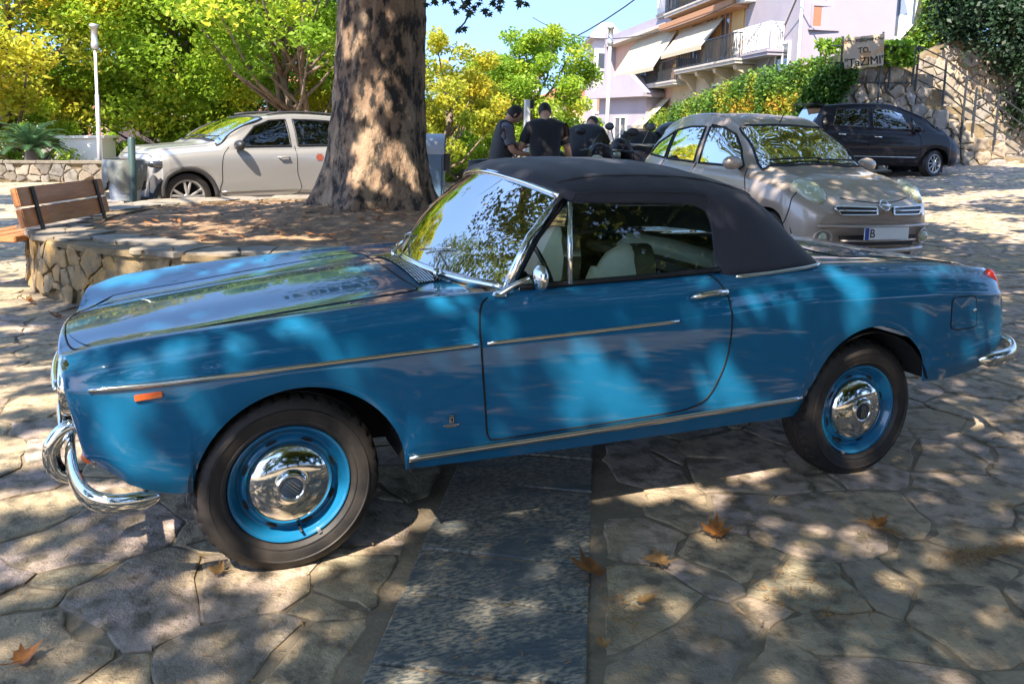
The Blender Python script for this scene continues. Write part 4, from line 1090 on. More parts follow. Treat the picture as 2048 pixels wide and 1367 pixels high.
# ------------------------------------------------------------------ the other parked cars
m_tint = glass('car_glass', (.50, .55, .54), .85, .04)
m_tint_dark = glass('dark_car_glass', (.22, .25, .26), .85, .05)
def inpoly(x, y, P):
    c = False; n = len(P)
    for i in range(n):
        x1, y1 = P[i]; x2, y2 = P[(i+1) % n]
        if (y1 > y) != (y2 > y) and x < (x2-x1)*(y-y1)/(y2-y1)+x1: c = not c
    return c
def make_car(s, paint):
    root = empty('car'); rx, ry_, hd_ = s['pos']; 
    # local +x runs front to rear; heading measured from +Y towards +X
    root.location = (rx, ry_, s['z']); root.rotation_euler = (0, s.get('pitch', 0), math.pi/2-R(hd_))
    ZT, ZB, WP, WR, ZC = (smooth_tab(s[k]) for k in ('top', 'belt', 'plan', 'roofw', 'crease'))
    arches = s['arches']; ar = s['arch_r']; L = s['L']
    def zl(x):
        z = it(s['sill'], x)
        for cx in arches: z = arch(x, cx, s['wr']*.98, ar, ar, z)
        return z
    def section(x):
        w, zt, zb, wr_, zc, z0 = it(WP, x), it(ZT, x), it(ZB, x), it(WR, x), it(ZC, x), zl(x)
        zb = min(zb, zt-.015); g = min(1, max(0, (zt-zb-.06)/.25)); zc = max(min(zc, zb-.06), z0+.03)
        k = min(1, max(0, (z0-it(s['sill'], x))/.12)); t = w-.07
        wr2 = wr_*g+(t*.80)*(1-g); ze = (zt-.055)*g+(zb+.6*(zt-zb))*(1-g)
        P = [(w-.045*(1-k)-.012*k, z0), (w-.008, z0+.22*(zc-z0)), (w, z0+.65*(zc-z0)), (w-.002, zc), (w-.018, zc+.6*(zb-zc)), (t+.012, zb-.008), (t, zb+.004*g+.002),
             (t*.5+wr2*.5+.018*g, zb*.5+ze*.5), (wr2+.012*g, ze-.03*g), (wr2-.035, ze*.4+zt*.6+.006*g), (wr2*.62, zt-.012*g-.02*(1-g)*(zt-zb)/.1), (wr2*.3, zt-.002), (0, zt)]
        return cat(P, 4)
    N = s.get('n', 110); xs_ = sorted(set(list(np.linspace(.0, L, N))+[cx+ar*math.cos(t) for cx in arches for t in np.linspace(.02, math.pi-.02, 26)]))
    rings = []
    def nose(x, y, z):      # plan bow of front and rear, tumble of the faces
        wf = max(0, 1-x/.5); wr_ = max(0, 1-(L-x)/.45); h = (z-s['zmid'])/.35
        return s.get('cut', 0)*max(0, 1-x/.6)+wf*(.0+s.get('bow', .16)*(y/s['hw'])**2*1.0+.05*h*h)-wr_*(.10*(y/s['hw'])**2+.04*h*h)
    for x in xs_:
        sc = section(x); f = [(x+nose(x, y, z), y, z) for y, z in sc]; rings.append(f+[(a, -b, c) for a, b, c in f[-2::-1]])
    m = len(rings[0]); V = [p for r_ in rings for p in r_]; F = []
    wsx0, wsx1 = s['ws']; wins = s['windows']
    def wsy(x): return np.interp(x, [wsx0, wsx1], s['wsy'])
    def rsy(x): return np.interp(x, s['rs'], s['rsy'])
    for i in range(len(rings)-1):
        for j in range(m-1):
            q = (i*m+j, (i+1)*m+j, (i+1)*m+j+1, i*m+j+1); c = np.mean([V[k] for k in q], 0)
            jj = min(j, m-2-j)
            if jj >= 22 and any(inpoly(c[0], c[2], w) for w in wins): 
                if jj < 36: continue
            if wsx0+.02 < c[0] < wsx1-.02 and abs(c[1]) < wsy(c[0])-.01 and jj > 26: continue
            F.append(q)
    F.append(tuple(range(m))); F.append(tuple(range(len(V)-1, len(V)-1-m, -1)))
    o = mesh('body', V, F, paint, root); autosmooth(o, 45)
    def Y(x, z):
        a = np.array(section(x))[:34]; zz = np.maximum.accumulate(a[:, 1]+np.arange(34)*1e-6); return float(np.interp(z, zz, a[:, 0]))
    def Z(x, y):
        a = np.array(section(x))[24:]; return float(np.interp(-abs(y), -a[:, 0], a[:, 1]))
    def SP(x, z, sg, off=0):
        y = Y(x, z); return np.array([x+nose(x, y, z), sg*(y+off), z])
    def TP(x, y, off=0):
        z = Z(x, y); return np.array([x+nose(x, y, z), y, z+off])
    gl = s.get('glass', m_tint)
    for sg in (1, -1):
        for w in wins:
            c = np.mean(w, 0); P = dense([w[k] for k in range(len(w))]+[w[0]], .03) if s.get('round_win') else [np.array(p) for p in w]
            P = [np.array(p) for p in w]; Q = []
            for k in range(len(P)):
                for t in range(4): Q.append(P[k]*(1-t/4)+P[(k+1) % len(P)]*t/4)
            Vw = [SP(q[0], q[1], sg, .004) for q in Q]; mid = [SP(*(q*.5+c*.5), sg, .004) for q in Q]; cc = SP(c[0], c[1], sg, .004); n = len(Q)
            wo = mesh('side_window', Vw+mid+[cc], [(k, (k+1) % n, n+(k+1) % n, n+k) for k in range(n)]+[(n+k, n+(k+1) % n, 2*n) for k in range(n)], gl, root, True)
            MB().tube(Vw+Vw[:1], .014, 6, cap=False).build('window_seal', m_rubber_seal, wo, True)
    n1, n2 = 10, 14
    Vw = [TP(wsx0+(wsx1-wsx0)*i/n1, -wsy(wsx0+(wsx1-wsx0)*i/n1)*(1-2*j/n2), .004) for i in range(n1+1) for j in range(n2+1)]
    wo = mesh('windscreen', Vw, [(i*(n2+1)+j, i*(n2+1)+j+1, (i+1)*(n2+1)+j+1, (i+1)*(n2+1)+j) for i in range(n1) for j in range(n2)], gl, root, True)
    bd_ = [Vw[j] for j in range(n2+1)]+[Vw[i*(n2+1)+n2] for i in range(1, n1+1)]+[Vw[n1*(n2+1)+j] for j in range(n2-1, -1, -1)]+[Vw[i*(n2+1)] for i in range(n1-1, -1, -1)]
    MB().tube(bd_, .014, 6, cap=False).build('windscreen_seal', m_rubber_seal, wo, True)
    r0, r1 = s['rs']
    Vw = [TP(r0+(r1-r0)*i/n1, -rsy(r0+(r1-r0)*i/n1)*(1-2*j/n2), .004) for i in range(n1+1) for j in range(n2+1)]
    mesh('rear_window', Vw, [(i*(n2+1)+j, i*(n2+1)+j+1, (i+1)*(n2+1)+j+1, (i+1)*(n2+1)+j) for i in range(n1) for j in range(n2)], s.get('rglass', m_tint_dark), root, True)
    # shut lines
    for ln in s['gaps']:
        for sg in (1, -1): MB().tube([SP(x, z, sg, .0) for x, z in dense(ln, .03)], .0055, 5).build('door_gap', m_black, root, True)
    MB().tube([TP(x, y, .0) for x, y in dense(s['bonnet'], .04)], .005, 5).build('bonnet_gap', m_black, root, True)
    # wipers
    for a, b in s['wipers']: MB().tube([TP(a[0], a[1], .03), TP((a[0]+b[0])/2, (a[1]+b[1])/2, .035), TP(b[0], b[1], .03)], .010, 5).build('wiper', m_rubber_seal, root)
    # mirrors, handles
    for sg in (1, -1):
        x, z = s['mirror']; b = SP(x, z, sg); q = b+np.array([.0, sg*.13, .04]); Vm = []; Fm = []; n = 12
        for i in range(n+1):
            th_ = math.pi*i/n
            for k in range(n):
                ph = 2*math.pi*k/n; Vm.append(q+np.array([-.075*math.cos(th_), sg*.0+.115*math.sin(th_)*math.cos(ph), .075*math.sin(th_)*math.sin(ph)]))
        for i in range(n):
            for k in range(n): Fm.append((i*n+k, i*n+(k+1) % n, (i+1)*n+(k+1) % n, (i+1)*n+k))
        mm = MB().add(Vm, Fm).build('door_mirror', s.get('mirror_mat', paint), root, True)
        MB().tube([b+np.array([.04, -.02*sg, -.02]), q+np.array([.03, -.06*sg, -.02])], .03, 8).build('mirror_arm', m_rubber_seal, mm, True)
        for x, z in s['handles']:
            MB().tube([SP(x, z, sg, .0), SP(x+.02, z, sg, .03), SP(x+.15, z+.005, sg, .03), SP(x+.17, z+.005, sg, .0)], .014, 8).build('door_handle', s.get('handle_mat', paint), root, True)
    # wheels
    r_ = s['wr']; prot = None
    for cx in arches:
        for sg in (1, -1):
            if prot is None:
                rm = s['rim_r']; mb = MB(); sp_n = s['spokes']
                tyre = MB(); tyre.lathe([(rm, .03), (rm+.01, .0), (r_*.86, -.015), (r_*.96, -.005), (r_, .02), (r_, .16), (r_*.96, .19), (r_*.8, .2)], n=48, axis='y')
                prot = tyre.build('wheel', m_rubber, root, True); autosmooth(prot, 40)
                MB().lathe([(rm+.012, .0), (rm, -.004), (rm-.014, .008), (rm-.02, .06), (rm-.02, .14)], n=48, axis='y').build('rim', s['rim_mat'], prot, True)
                MB().lathe([(rm-.02, .09), (.03, .09), (.001, .09)], n=30, axis='y').build('brake', m_under, prot)
                spk = MB(); spk.lathe([(.055, .012), (.045, .0), (.001, -.004)], n=20, axis='y')
                for k in range(sp_n):
                    for dd in s.get('spoke_split', (0,)):
                        a = 2*math.pi*k/sp_n+.3; a1 = a+dd*.12; a2 = a+dd
                        p = np.array([.045*math.cos(a1), .012, .045*math.sin(a1)]); q = np.array([(rm-.012)*math.cos(a2), .014, (rm-.012)*math.sin(a2)])
                        spk.tube([p, q], s.get('spoke_r', .016), 6)
                spk.build('spoke_set', s['rim_mat'], prot); w = prot
            else:
                w = copy_tree(prot, root)
            yb = s['track']
            st = s.get('steer', 0) if cx == arches[0] else 0
            w.location = (cx, sg*yb, r_); w.rotation_euler = (0, 0, (0 if sg < 0 else math.pi)+R(st))
    u = MB(); u.box((L/2, 0, .30), (L-.5, s['hw']*1.5, .08))
    for cx in arches:
        n = 14; R2 = ar+.02
        for sg in (1, -1):
            yo, yi = sg*(s['hw']-.04), sg*(s['hw']-.35)
            Vv = []
            for k in range(n+1):
                a = math.pi*k/n; Vv += [(cx-R2*math.cos(a), yo, r_+R2*math.sin(a)), (cx-R2*math.cos(a), yi, r_+R2*math.sin(a))]
            u.add(Vv, [(2*k, 2*k+1, 2*k+3, 2*k+2) for k in range(n)]); u.add([(cx-R2, yi, .1), (cx+R2, yi, .1), (cx+R2, yi, .75), (cx-R2, yi, .75)], [(0, 1, 2, 3)])
    u.build('underbody', m_under, root)
    cb = MB(); zb_ = it(ZB, L*.45); cb.box(((wsx0+L)/2, 0, .50), (L-wsx0-.5, s['hw']*1.7, .05)); cb.box((wsx0+.28, 0, zb_-.12), (.4, s['hw']*1.62, .16)); cb.box((L-.55, 0, zb_-.2), (.5, s['hw']*1.5, .3)); cb.build('cabin_lining', m_interior, root)
    for yy in (.36, -.36):
        x0 = s['seat']; sb = MB(); sb.box((x0, yy, .60), (.5, .48, .16)); sb.box((x0+.30, yy, .88), (.12, .46, .52), ax=((.97, 0, .25), (0, 1, 0), (-.25, 0, .97)))
        st_ = sb.build('seat', s.get('seat_mat', m_interior), root); bevel(st_, .05, 2)
        hr = MB(); hr.box((x0+.40, yy, 1.23), (.09, .26, .18)); bevel(hr.build('headrest', s.get('headrest_mat', m_interior), st_), .04, 2)
    return root, SP, TP, Z, Y
m_beige = M('champagne_paint', (.47, .385, .32), .34, .3, coat=.7)
m_silver = M('silver_paint', (.36, .35, .34), .32, .4, coat=.8)
m_navy = M('dark_paint', (.005, .004, .007), .5, .0, coat=.3, spec=.2)
m_hl = M('hazy_lamp', (.50, .52, .36), .15, 0, coat=1)
m_plate = M('number_plate', (.8, .8, .78), .4)
m_euro = M('plate_band', (.02, .06, .35), .4)
m_cloth = M('pale_cloth', (.55, .60, .52), .8)
mic, SP, TP, Zf, Yf = make_car(dict(pos=(5.974, 3.56, 2.1), z=.125, L=3.72, hw=.83, zmid=.5, wr=.29, rim_r=.185, arch_r=.335, arches=(.68, 3.11), track=.79, bow=.22,
    top=[(0, .645), (.04, .70), (.12, .765), (.3, .85), (.6, .93), (.9, .985), (1.05, 1.055), (1.3, 1.235), (1.62, 1.44), (1.85, 1.53), (2.2, 1.57), (2.7, 1.55), (3.15, 1.44), (3.4, 1.28), (3.55, 1.08), (3.65, .90), (3.72, .70)],
    belt=[(0, .60), (.12, .72), (.35, .80), (.6, .865), (.95, .925), (1.5, .945), (2.5, .965), (3.2, 1.0), (3.5, .95), (3.72, .62)],
    plan=[(0, .62), (.06, .70), (.15, .75), (.35, .80), (.7, .83), (2.9, .83), (3.3, .80), (3.6, .70), (3.72, .60)],
    roofw=[(0, .4), (.95, .66), (1.62, .555), (2.1, .56), (3.0, .53), (3.72, .5)], crease=[(0, .52), (.7, .72), (3, .74), (3.72, .55)],
    sill=[(0, .27), (.3, .22), (.4, .2), (3.4, .22), (3.72, .3)], ws=(1.0, 1.60), wsy=(.665, .555), rs=(3.2, 3.52), rsy=(.42, .5),
    windows=[[(1.22, .985), (2.06, .995), (2.08, 1.40), (1.84, 1.395), (1.62, 1.32), (1.40, 1.16)], [(2.16, 1.0), (2.78, 1.02), (2.80, 1.36), (2.5, 1.40), (2.17, 1.40)], [(2.83, 1.025), (3.22, 1.06), (3.14, 1.20), (2.84, 1.345)]],
    gaps=[[(1.16, .97), (1.05, .75), (1.06, .5), (1.12, .3), (1.5, .27), (2.1, .28), (2.12, .6), (2.11, 1.0)], [(2.12, .3), (2.6, .3), (2.78, .55), (2.86, .75), (2.82, 1.0)], [(.40, .48), (.31, .62), (.29, .78)]],
    bonnet=[(.10, -.40), (.06, -.2), (.045, 0), (.06, .2), (.10, .40)], wipers=[((1.05, .55), (1.06, -.10)), ((1.04, -.05), (1.07, -.60))],
    mirror=(1.24, .985), handles=((1.92, .82), (2.62, .85)), spokes=7, rim_mat=m_steel, spoke_r=.02, seat=1.65, seat_mat=m_interior, headrest_mat=m_cloth, steer=0), m_beige)
tag(mic, 'champagne beige small hatchback with round hazy headlights parked behind the blue convertible', 'car')
def ellip(name, c, ax, r, mat, parent, n=18, m=10):
    V = []; F = []; ax = [np.array(a, float)/np.linalg.norm(a) for a in ax]
    for i in range(m+1):
        t = math.pi*i/m
        for k in range(n):
            p = 2*math.pi*k/n
            V.append(np.array(c)+ax[0]*r[0]*math.sin(t)*math.cos(p)+ax[1]*r[1]*math.sin(t)*math.sin(p)+ax[2]*r[2]*math.cos(t))
    for i in range(m):
        for k in range(n): F.append((i*n+k, i*n+(k+1) % n, (i+1)*n+(k+1) % n, (i+1)*n+k))
    return MB().add(V, F).build(name, mat, parent, True)
for sg in (1, -1):
    c = np.array([.345, sg*.615, .795]); ax0 = np.array([.86, -sg*.12+sg*.30, .42]); nrm = np.array([-.50, sg*.48, .72]); nrm -= ax0*(nrm@ax0)/(ax0@ax0); ax1 = np.cross(nrm, ax0)
    h = ellip('headlight', c, (ax0, ax1, nrm), (.205, .112, .062), m_hl, mic)
    ellip('lamp_bowl', c-ax0*.03+nrm/np.linalg.norm(nrm)*.038, (ax0, ax1, nrm), (.07, .07, .032), M('lamp_bowl', (.62, .66, .48), .1, .3, coat=1) if sg > 0 else bpy.data.materials['lamp_bowl'], h)
    ellip('indicator', SP(.92, .62, sg, .002), ((1, 0, 0), (0, 0, 1), (0, 1, 0)), (.03, .02, .012), m_hl, mic, 10, 6)
def frontx(y, z): return nose_x(y, z)
def FP(y, z, off=.0):
    # front face of the beige car: first ring
    h = (z-.5)/.35; return np.array([.22*(y/.83)**2+.05*h*h-off+max(0, (z-.645))*.5, y, z])
m_mesh = M('grille_mesh', (.02, .02, .022), .4)
for sg in (1, -1):
    P = [(.10, .60), (.46, .595), (.52, .655), (.50, .675), (.10, .668)]; P = [(sg*a, b) for a, b in P]
    g = MB(); g.prism(P, .0, .022, lambda a, b, h: FP(a, b, h)); go = g.build('grille', m_mesh, mic)
    Q = []
    for k in range(5):
        for t in range(3): Q.append(FP(P[k][0]*(1-t/3)+P[(k+1) % 5][0]*t/3, P[k][1]*(1-t/3)+P[(k+1) % 5][1]*t/3, .022))
    MB().tube(Q+Q[:1], .009, 6, cap=False).tube([FP(sg*(.11+.38*t/5), .636, .026) for t in range(6)], .009, 6).build('grille_chrome', m_chrome, go, True)
    fg = ellip('fog_lamp', FP(sg*.60, .375, .005), ((0, 1, 0), (0, 0, 1), (-1, sg*.4, 0)), (.055, .055, .03), m_hl, mic)
    MB().tube([FP(sg*.60+.075*math.cos(t), .375+.07*math.sin(t), .006) for t in np.linspace(0, 2*math.pi, 17)], .012, 6, cap=False).build('fog_ring', m_beige, fg, True)
em = ellip('emblem', FP(0, .69, .012)+np.array([0, 0, 0]), ((0, 1, 0), (.4, 0, .9), (-.9, 0, .4)), (.001, .001, .001), m_chrome, mic, 6, 4)
MB().tube([FP(.052*math.cos(t), .685+.048*math.sin(t), .022) for t in np.linspace(0, 2*math.pi, 21)], .007, 6, cap=False).box(FP(0, .685, .024), (.012, .135, .022)).build('emblem_ring', m_chrome, em, True)
lg = MB(); lg.prism([(-.46, .40), (.46, .40), (.42, .30), (-.42, .30)], 0, .012, lambda a, b, h: FP(a, b, h)); lgo = lg.build('lower_grille', m_mesh, mic)
MB().tube([FP(-.45+.9*t/10, .352, .02) for t in range(11)], .010, 6).build('grille_bar', m_beige, lgo, True)
MB().tube([FP(-.66+1.32*t/14, .485, .006) for t in range(15)], .016, 6).build('bumper_rib', m_beige, mic, True)
MB().tube([FP(-.60+1.20*t/14, .255, .012) for t in range(15)], .028, 6).build('bumper_lip', m_beige, mic, True)
pc = FP(0, .425, .045); pb = MB(); pb.box(pc, (.012, .52, .112)); pbo = pb.build('number_plate', m_plate, mic)
MB().box(pc+np.array([-.007, .238, 0]), (.004, .044, .110)).build('country_band', m_euro, pbo)
def text_mesh(txt, size, mat, parent, M4, extr=.001, name='lettering'):
    cu_ = bpy.data.curves.new('t', 'FONT'); cu_.body = txt; cu_.size = size; cu_.extrude = extr; cu_.align_x = 'CENTER'; cu_.align_y = 'CENTER'
    o = bpy.data.objects.new('t', cu_); col.objects.link(o); bpy.context.view_layer.update()
    me = bpy.data.meshes.new_from_object(o.evaluated_get(bpy.context.evaluated_depsgraph_get())); me.name = name
    bpy.data.objects.remove(o); bpy.data.curves.remove(cu_); me.materials.clear(); me.materials.append(mat); me.transform(M4)
    n = bpy.data.objects.new(name, me); return link(n, parent)
# text faces -x (front): local X -> -y, Y -> z
Mf = Matrix(((0, 0, -1, pc[0]-.008), (-1, 0, 0, .175), (0, 1, 0, pc[2]), (0, 0, 0, 1)))
text_mesh('B', .115, m_black, pbo, Mf, name='plate_letter')
MB().tube([TP(1.66, 0, .0), TP(1.66, 0, .02)+np.array([-.07, 0, .085])], .006, 5).build('antenna', m_rubber_seal, mic)
MB().tube([np.array([1.16+.03*math.cos(t)*0-.06*math.sin(t), .36-.73*1+.14*math.cos(t)*1, 1.06+.13*math.sin(t)]) for t in np.linspace(0, 2*math.pi, 20)], .012, 6, cap=False).build('steering_wheel', m_cloth, mic)

# silver crossover
suv, SP, TP, Zf, Yf = make_car(dict(pos=(-1.10, 10.58, 70.4), z=.06, L=4.30, hw=.885, zmid=.55, wr=.345, rim_r=.235, arch_r=.395, arches=(.88, 3.49), track=.835, bow=.34, cut=.26,
    top=[(0, .88), (.06, .93), (.2, .97), (.6, 1.03), (1.1, 1.075), (1.3, 1.11), (1.6, 1.27), (2.0, 1.455), (2.35, 1.53), (2.8, 1.555), (3.4, 1.53), (3.85, 1.45), (4.05, 1.28), (4.2, 1.05), (4.30, .90)],
    belt=[(0, .83), (.3, .89), (1.2, .985), (1.8, 1.0), (2.6, 1.02), (3.3, 1.06), (3.9, 1.10), (4.3, .85)],
    plan=[(0, .70), (.08, .77), (.25, .83), (.6, .875), (.9, .885), (3.6, .885), (4.0, .85), (4.3, .72)],
    roofw=[(0, .5), (1.3, .74), (2.1, .61), (3.0, .62), (4.3, .58)], crease=[(0, .62), (.9, .80), (3.4, .85), (4.3, .68)],
    sill=[(0, .32), (.4, .26), (.5, .24), (3.9, .26), (4.3, .38)], ws=(1.36, 2.10), wsy=(.72, .60), rs=(3.95, 4.12), rsy=(.5, .56),
    windows=[[(1.62, 1.05), (2.46, 1.065), (2.46, 1.455), (2.20, 1.43), (1.95, 1.335)], [(2.58, 1.07), (3.36, 1.09), (3.34, 1.44), (2.58, 1.46)], [(3.42, 1.12), (3.75, 1.20), (3.66, 1.38), (3.41, 1.42)]],
    gaps=[[(1.50, 1.04), (1.38, .9), (1.36, .6), (1.42, .36), (2.5, .36), (2.52, .7), (2.52, 1.06)], [(2.52, .37), (3.05, .38), (3.10, .6), (3.38, .8), (3.42, 1.08)]],
    bonnet=[(.12, -.62), (.06, 0), (.12, .62)], wipers=[((1.38, .5), (1.42, -.1)), ((1.38, -.05), (1.44, -.6))],
    mirror=(1.60, 1.03), handles=((2.22, .90), (3.12, .94)), spokes=5, spoke_split=(-.20, .20), rim_mat=m_silver, spoke_r=.020, seat=2.2, mirror_mat=m_rubber_seal, handle_mat=m_silver, glass=m_tint_dark, steer=0), m_silver)
tag(suv, 'silver crossover car half hidden behind the big plane tree trunk', 'car')
m_clad = M('black_cladding', (.03, .03, .032), .6)
for sg in (-1, 1):
    for cx in (.88, 3.49):
        MB().tube([SP(cx-.405*math.cos(t), max(.30, .34+.405*math.sin(t)), sg, .004) for t in np.linspace(.0, math.pi, 24)], .032, 8, sq=.6).build('arch_cladding', m_clad, suv, True)
    MB().tube([SP(x, .30, sg, .0) for x in np.linspace(1.30, 3.05, 14)], .065, 8, sq=.5).build('sill_cladding', m_clad, suv, True)
    MB().tube([SP(x, .41+.02*math.sin((x-1.3)*2), sg, .004) for x in np.linspace(1.35, 3.05, 10)], .008, 6).build('sill_line', m_chrome_trim, suv, True)
    h = ellip('headlight', SP(.20, .80, sg, -.01), ((.9, .38*sg, .02), (0, 0, 1), (.38, -.9*sg, 0)), (.19, .055, .035), M('dark_lamp', (.03, .03, .035), .1, coat=1) if sg < 0 else bpy.data.materials['dark_lamp'], suv)
    MB().tube([SP(.06, .84, sg, .01), SP(.18, .845, sg, .012), SP(.38, .86, sg, .01)], .012, 6).build('lamp_strip', m_hl, h, True)
ellip('grille', (.26, 0, .60), ((0, 1, 0), (0, 0, 1), (1, 0, 0)), (.42, .13, .05), m_clad, suv)
ro = MB()
for sg in (1, -1): ro.tube([TP(2.2+1.5*t/8, sg*.56, .03) for t in range(9)], .016, 6)
ro.build('roof_rail', m_clad, suv, True)
stk_m = M('sticker', (.28, .07, .04), .5)
a_ = [SP(2.90+.07*math.cos(t), .90+.06*math.sin(t), -1, .004) for t in np.linspace(0, 2*math.pi, 7)[:-1]]
mesh('door_sticker', a_, [tuple(range(6))], stk_m, suv)

# dark hatchback by the stone wall
dk, SP, TP, Zf, Yf = make_car(dict(pos=(16.32, 11.96, -71.3), z=.66, L=3.62, hw=.86, zmid=.55, wr=.295, rim_r=.195, arch_r=.345, arches=(.72, 3.14), track=.81, bow=.22, n=80,
    top=[(0, .74), (.10, .83), (.3, .95), (.55, 1.06), (.85, 1.22), (1.2, 1.40), (1.6, 1.545), (1.95, 1.585), (2.5, 1.57), (3.0, 1.53), (3.3, 1.47), (3.45, 1.25), (3.55, 1.0), (3.62, .8)],
    belt=[(0, .70), (.3, .86), (.8, .96), (1.5, .97), (2.5, 1.0), (3.2, 1.04), (3.62, .78)],
    plan=[(0, .68), (.08, .75), (.3, .82), (.7, .86), (3.0, .86), (3.4, .82), (3.62, .70)],
    roofw=[(0, .5), (.55, .74), (1.5, .58), (2.4, .59), (3.62, .55)], crease=[(0, .55), (.8, .74), (3, .78), (3.62, .6)],
    sill=[(0, .26), (.4, .22), (3.3, .24), (3.62, .34)], ws=(.62, 1.50), wsy=(.72, .57), rs=(3.34, 3.50), rsy=(.5, .56),
    windows=[[(.98, 1.0), (1.24, 1.01), (1.26, 1.26)], [(1.32, 1.02), (2.15, 1.03), (2.15, 1.45), (1.75, 1.45), (1.46, 1.36)], [(2.24, 1.04), (3.05, 1.07), (2.92, 1.42), (2.26, 1.45)]],
    gaps=[[(1.20, 1.0), (1.10, .8), (1.12, .4), (1.3, .32), (2.1, .32), (2.25, .6), (2.2, 1.04)], [(2.2, .33), (2.6, .35), (2.8, .6), (3.0, .85), (3.06, 1.06)]],
    bonnet=[(.14, -.6), (.08, 0), (.14, .6)], wipers=[((.92, .5), (.98, -.1))], mirror=(1.22, .99), handles=((1.98, .84), (2.78, .88)), spokes=9, rim_mat=m_steel, spoke_r=.014, seat=1.7, glass=m_tint_dark, handle_mat=m_chrome_trim, steer=24), m_navy)
tag(dk, 'black hatchback with sloping bonnet parked by the stone retaining wall', 'car')
MB().box((3.30, 0, 1.535), (.30, 1.02, .025)).build('rear_spoiler', m_navy, dk)
for sg in (1, -1): MB().tube([SP(x, .42, sg, .003) for x in np.linspace(1.14, 2.7, 12)], .008, 6).build('side_trim', m_chrome_trim, dk, True)
# ------------------------------------------------------------------ buildings
def hdir(deg): return np.array([math.sin(R(deg)), math.cos(R(deg)), 0.])
class Face:
    """vertical plane through P along d; n points to the viewer. local (a along d, b out of the wall, z)"""
    def __init__(s, P, d):
        s.P = np.array([P[0], P[1], 0.]); s.d = d/np.linalg.norm(d); n = np.array([s.d[1], -s.d[0], 0.])
        s.n = n if n@(CAM-s.P) > 0 else -n
    def px(s, u, v, b=0.):
        r_ = ray(u, v); P = s.P+s.n*b; t = ((P-CAM)@s.n)/(r_@s.n); q = CAM+r_*t; return float((q-P)@s.d), float(q[2])
    def w(s, a, b, z): return s.P+s.d*a+s.n*b+np.array([0, 0, z])
    def box(s, mb, a0, a1, b0, b1, z0, z1):
        return mb.box(s.w((a0+a1)/2, (b0+b1)/2, (z0+z1)/2), (abs(a1-a0), abs(b1-b0), abs(z1-z0)), ax=(s.d, s.n, (0, 0, 1)))
m_pink = M('pink_render', (.50, .31, .23), .9, c2=(.44, .28, .20), nscale=1.2)
m_cream = M('cream_render', (.50, .40, .27), .9, c2=(.44, .35, .24), nscale=1.5)
m_wr = M('white_render', (.30, .275, .32), .9, c2=(.27, .245, .285), nscale=1.1)
m_ochre = M('ochre_render', (.48, .31, .12), .9, c2=(.42, .27, .11), nscale=1.1)
m_awn = M('cream_awning', (.52, .46, .33), .8, transl=.25)
m_slab = M('balcony_concrete', (.44, .40, .35), .85, c2=(.36, .33, .3), nscale=2)
m_shut = M('wooden_shutter', (.33, .15, .08), .6)
m_wood = M('eaves_wood', (.34, .17, .08), .7)
m_tile = M('roof_tile', (.40, .16, .09), .85, c2=(.28, .12, .08), nscale=3)
m_pane = M('window_glass', (.05, .06, .07), .08, coat=1)
m_grey = M('grey_render', (.42, .38, .38), .9)
def window(F, parent, a0, a1, z0, z1, b=.0, fr=m_white, pane=m_pane, name='window'):
    w = MB(); t = .07
    F.box(w, a0-t, a1+t, b, b+.07, z1, z1+t); F.box(w, a0-t, a1+t, b, b+.07, z0-t, z0); F.box(w, a0-t, a0, b, b+.07, z0, z1); F.box(w, a1, a1+t, b, b+.07, z0, z1)
    F.box(w, (a0+a1)/2-.03, (a0+a1)/2+.03, b, b+.055, z0, z1); F.box(w, a0-.14, a1+.14, b, b+.13, z0-t-.06, z0-t-.002)
    o = w.build(name, fr, parent); F.box(g := MB(), a0, a1, b+.005, b+.03, z0, z1); g.build('pane', pane, o); return o
def balcony(F, parent, a0, a1, zs, dep=1.1, rail=m_iron, h=.95, fancy=False, slab=m_slab, nb=None):
    w = MB(); F.box(w, a0, a1, .0, dep, zs-.16, zs); F.box(w, a0-.04, a1+.04, 0, dep+.04, zs-.05, zs+.03); o = w.build('balcony', slab, parent)
    r_ = MB(); nb = nb or int((a1-a0)/.14)
    F.box(r_, a0, a1, dep-.05, dep-.01, zs+h-.03, zs+h+.01); F.box(r_, a0, a1, dep-.045, dep-.015, zs+.08, zs+.10)
    for sx in (a0+.02, a1-.02): F.box(r_, sx-.02, sx+.02, .02, dep-.02, zs+h-.03, zs+h+.01)
    bars = []
    for k in range(nb+1):
        a = a0+.03+(a1-a0-.06)*k/nb; q = MB()
        if fancy:
            q.tube([F.w(a+.05*math.sin(t*6.28), dep-.03, zs+.08+(h-.1)*t) for t in np.linspace(0, 1, 7)], .018, 4)
        else: F.box(q, a-.012, a+.012, dep-.042, dep-.018, zs+.02, zs+h-.03)
        bars.append(q)
    for k in range(7):
        b = .05+(dep-.1)*k/7
        for sx in (a0+.02, a1-.02): F.box(r_, sx-.012, sx+.012, b-.012, b+.012, zs, zs+h-.03)
    r_o = r_.build('railing', rail, o)
    for q in bars: r_.v = r_.v; 
    jb = MB(); [jb.add(q.v, q.f) for q in bars]; jb.build('bars', rail, o); return o
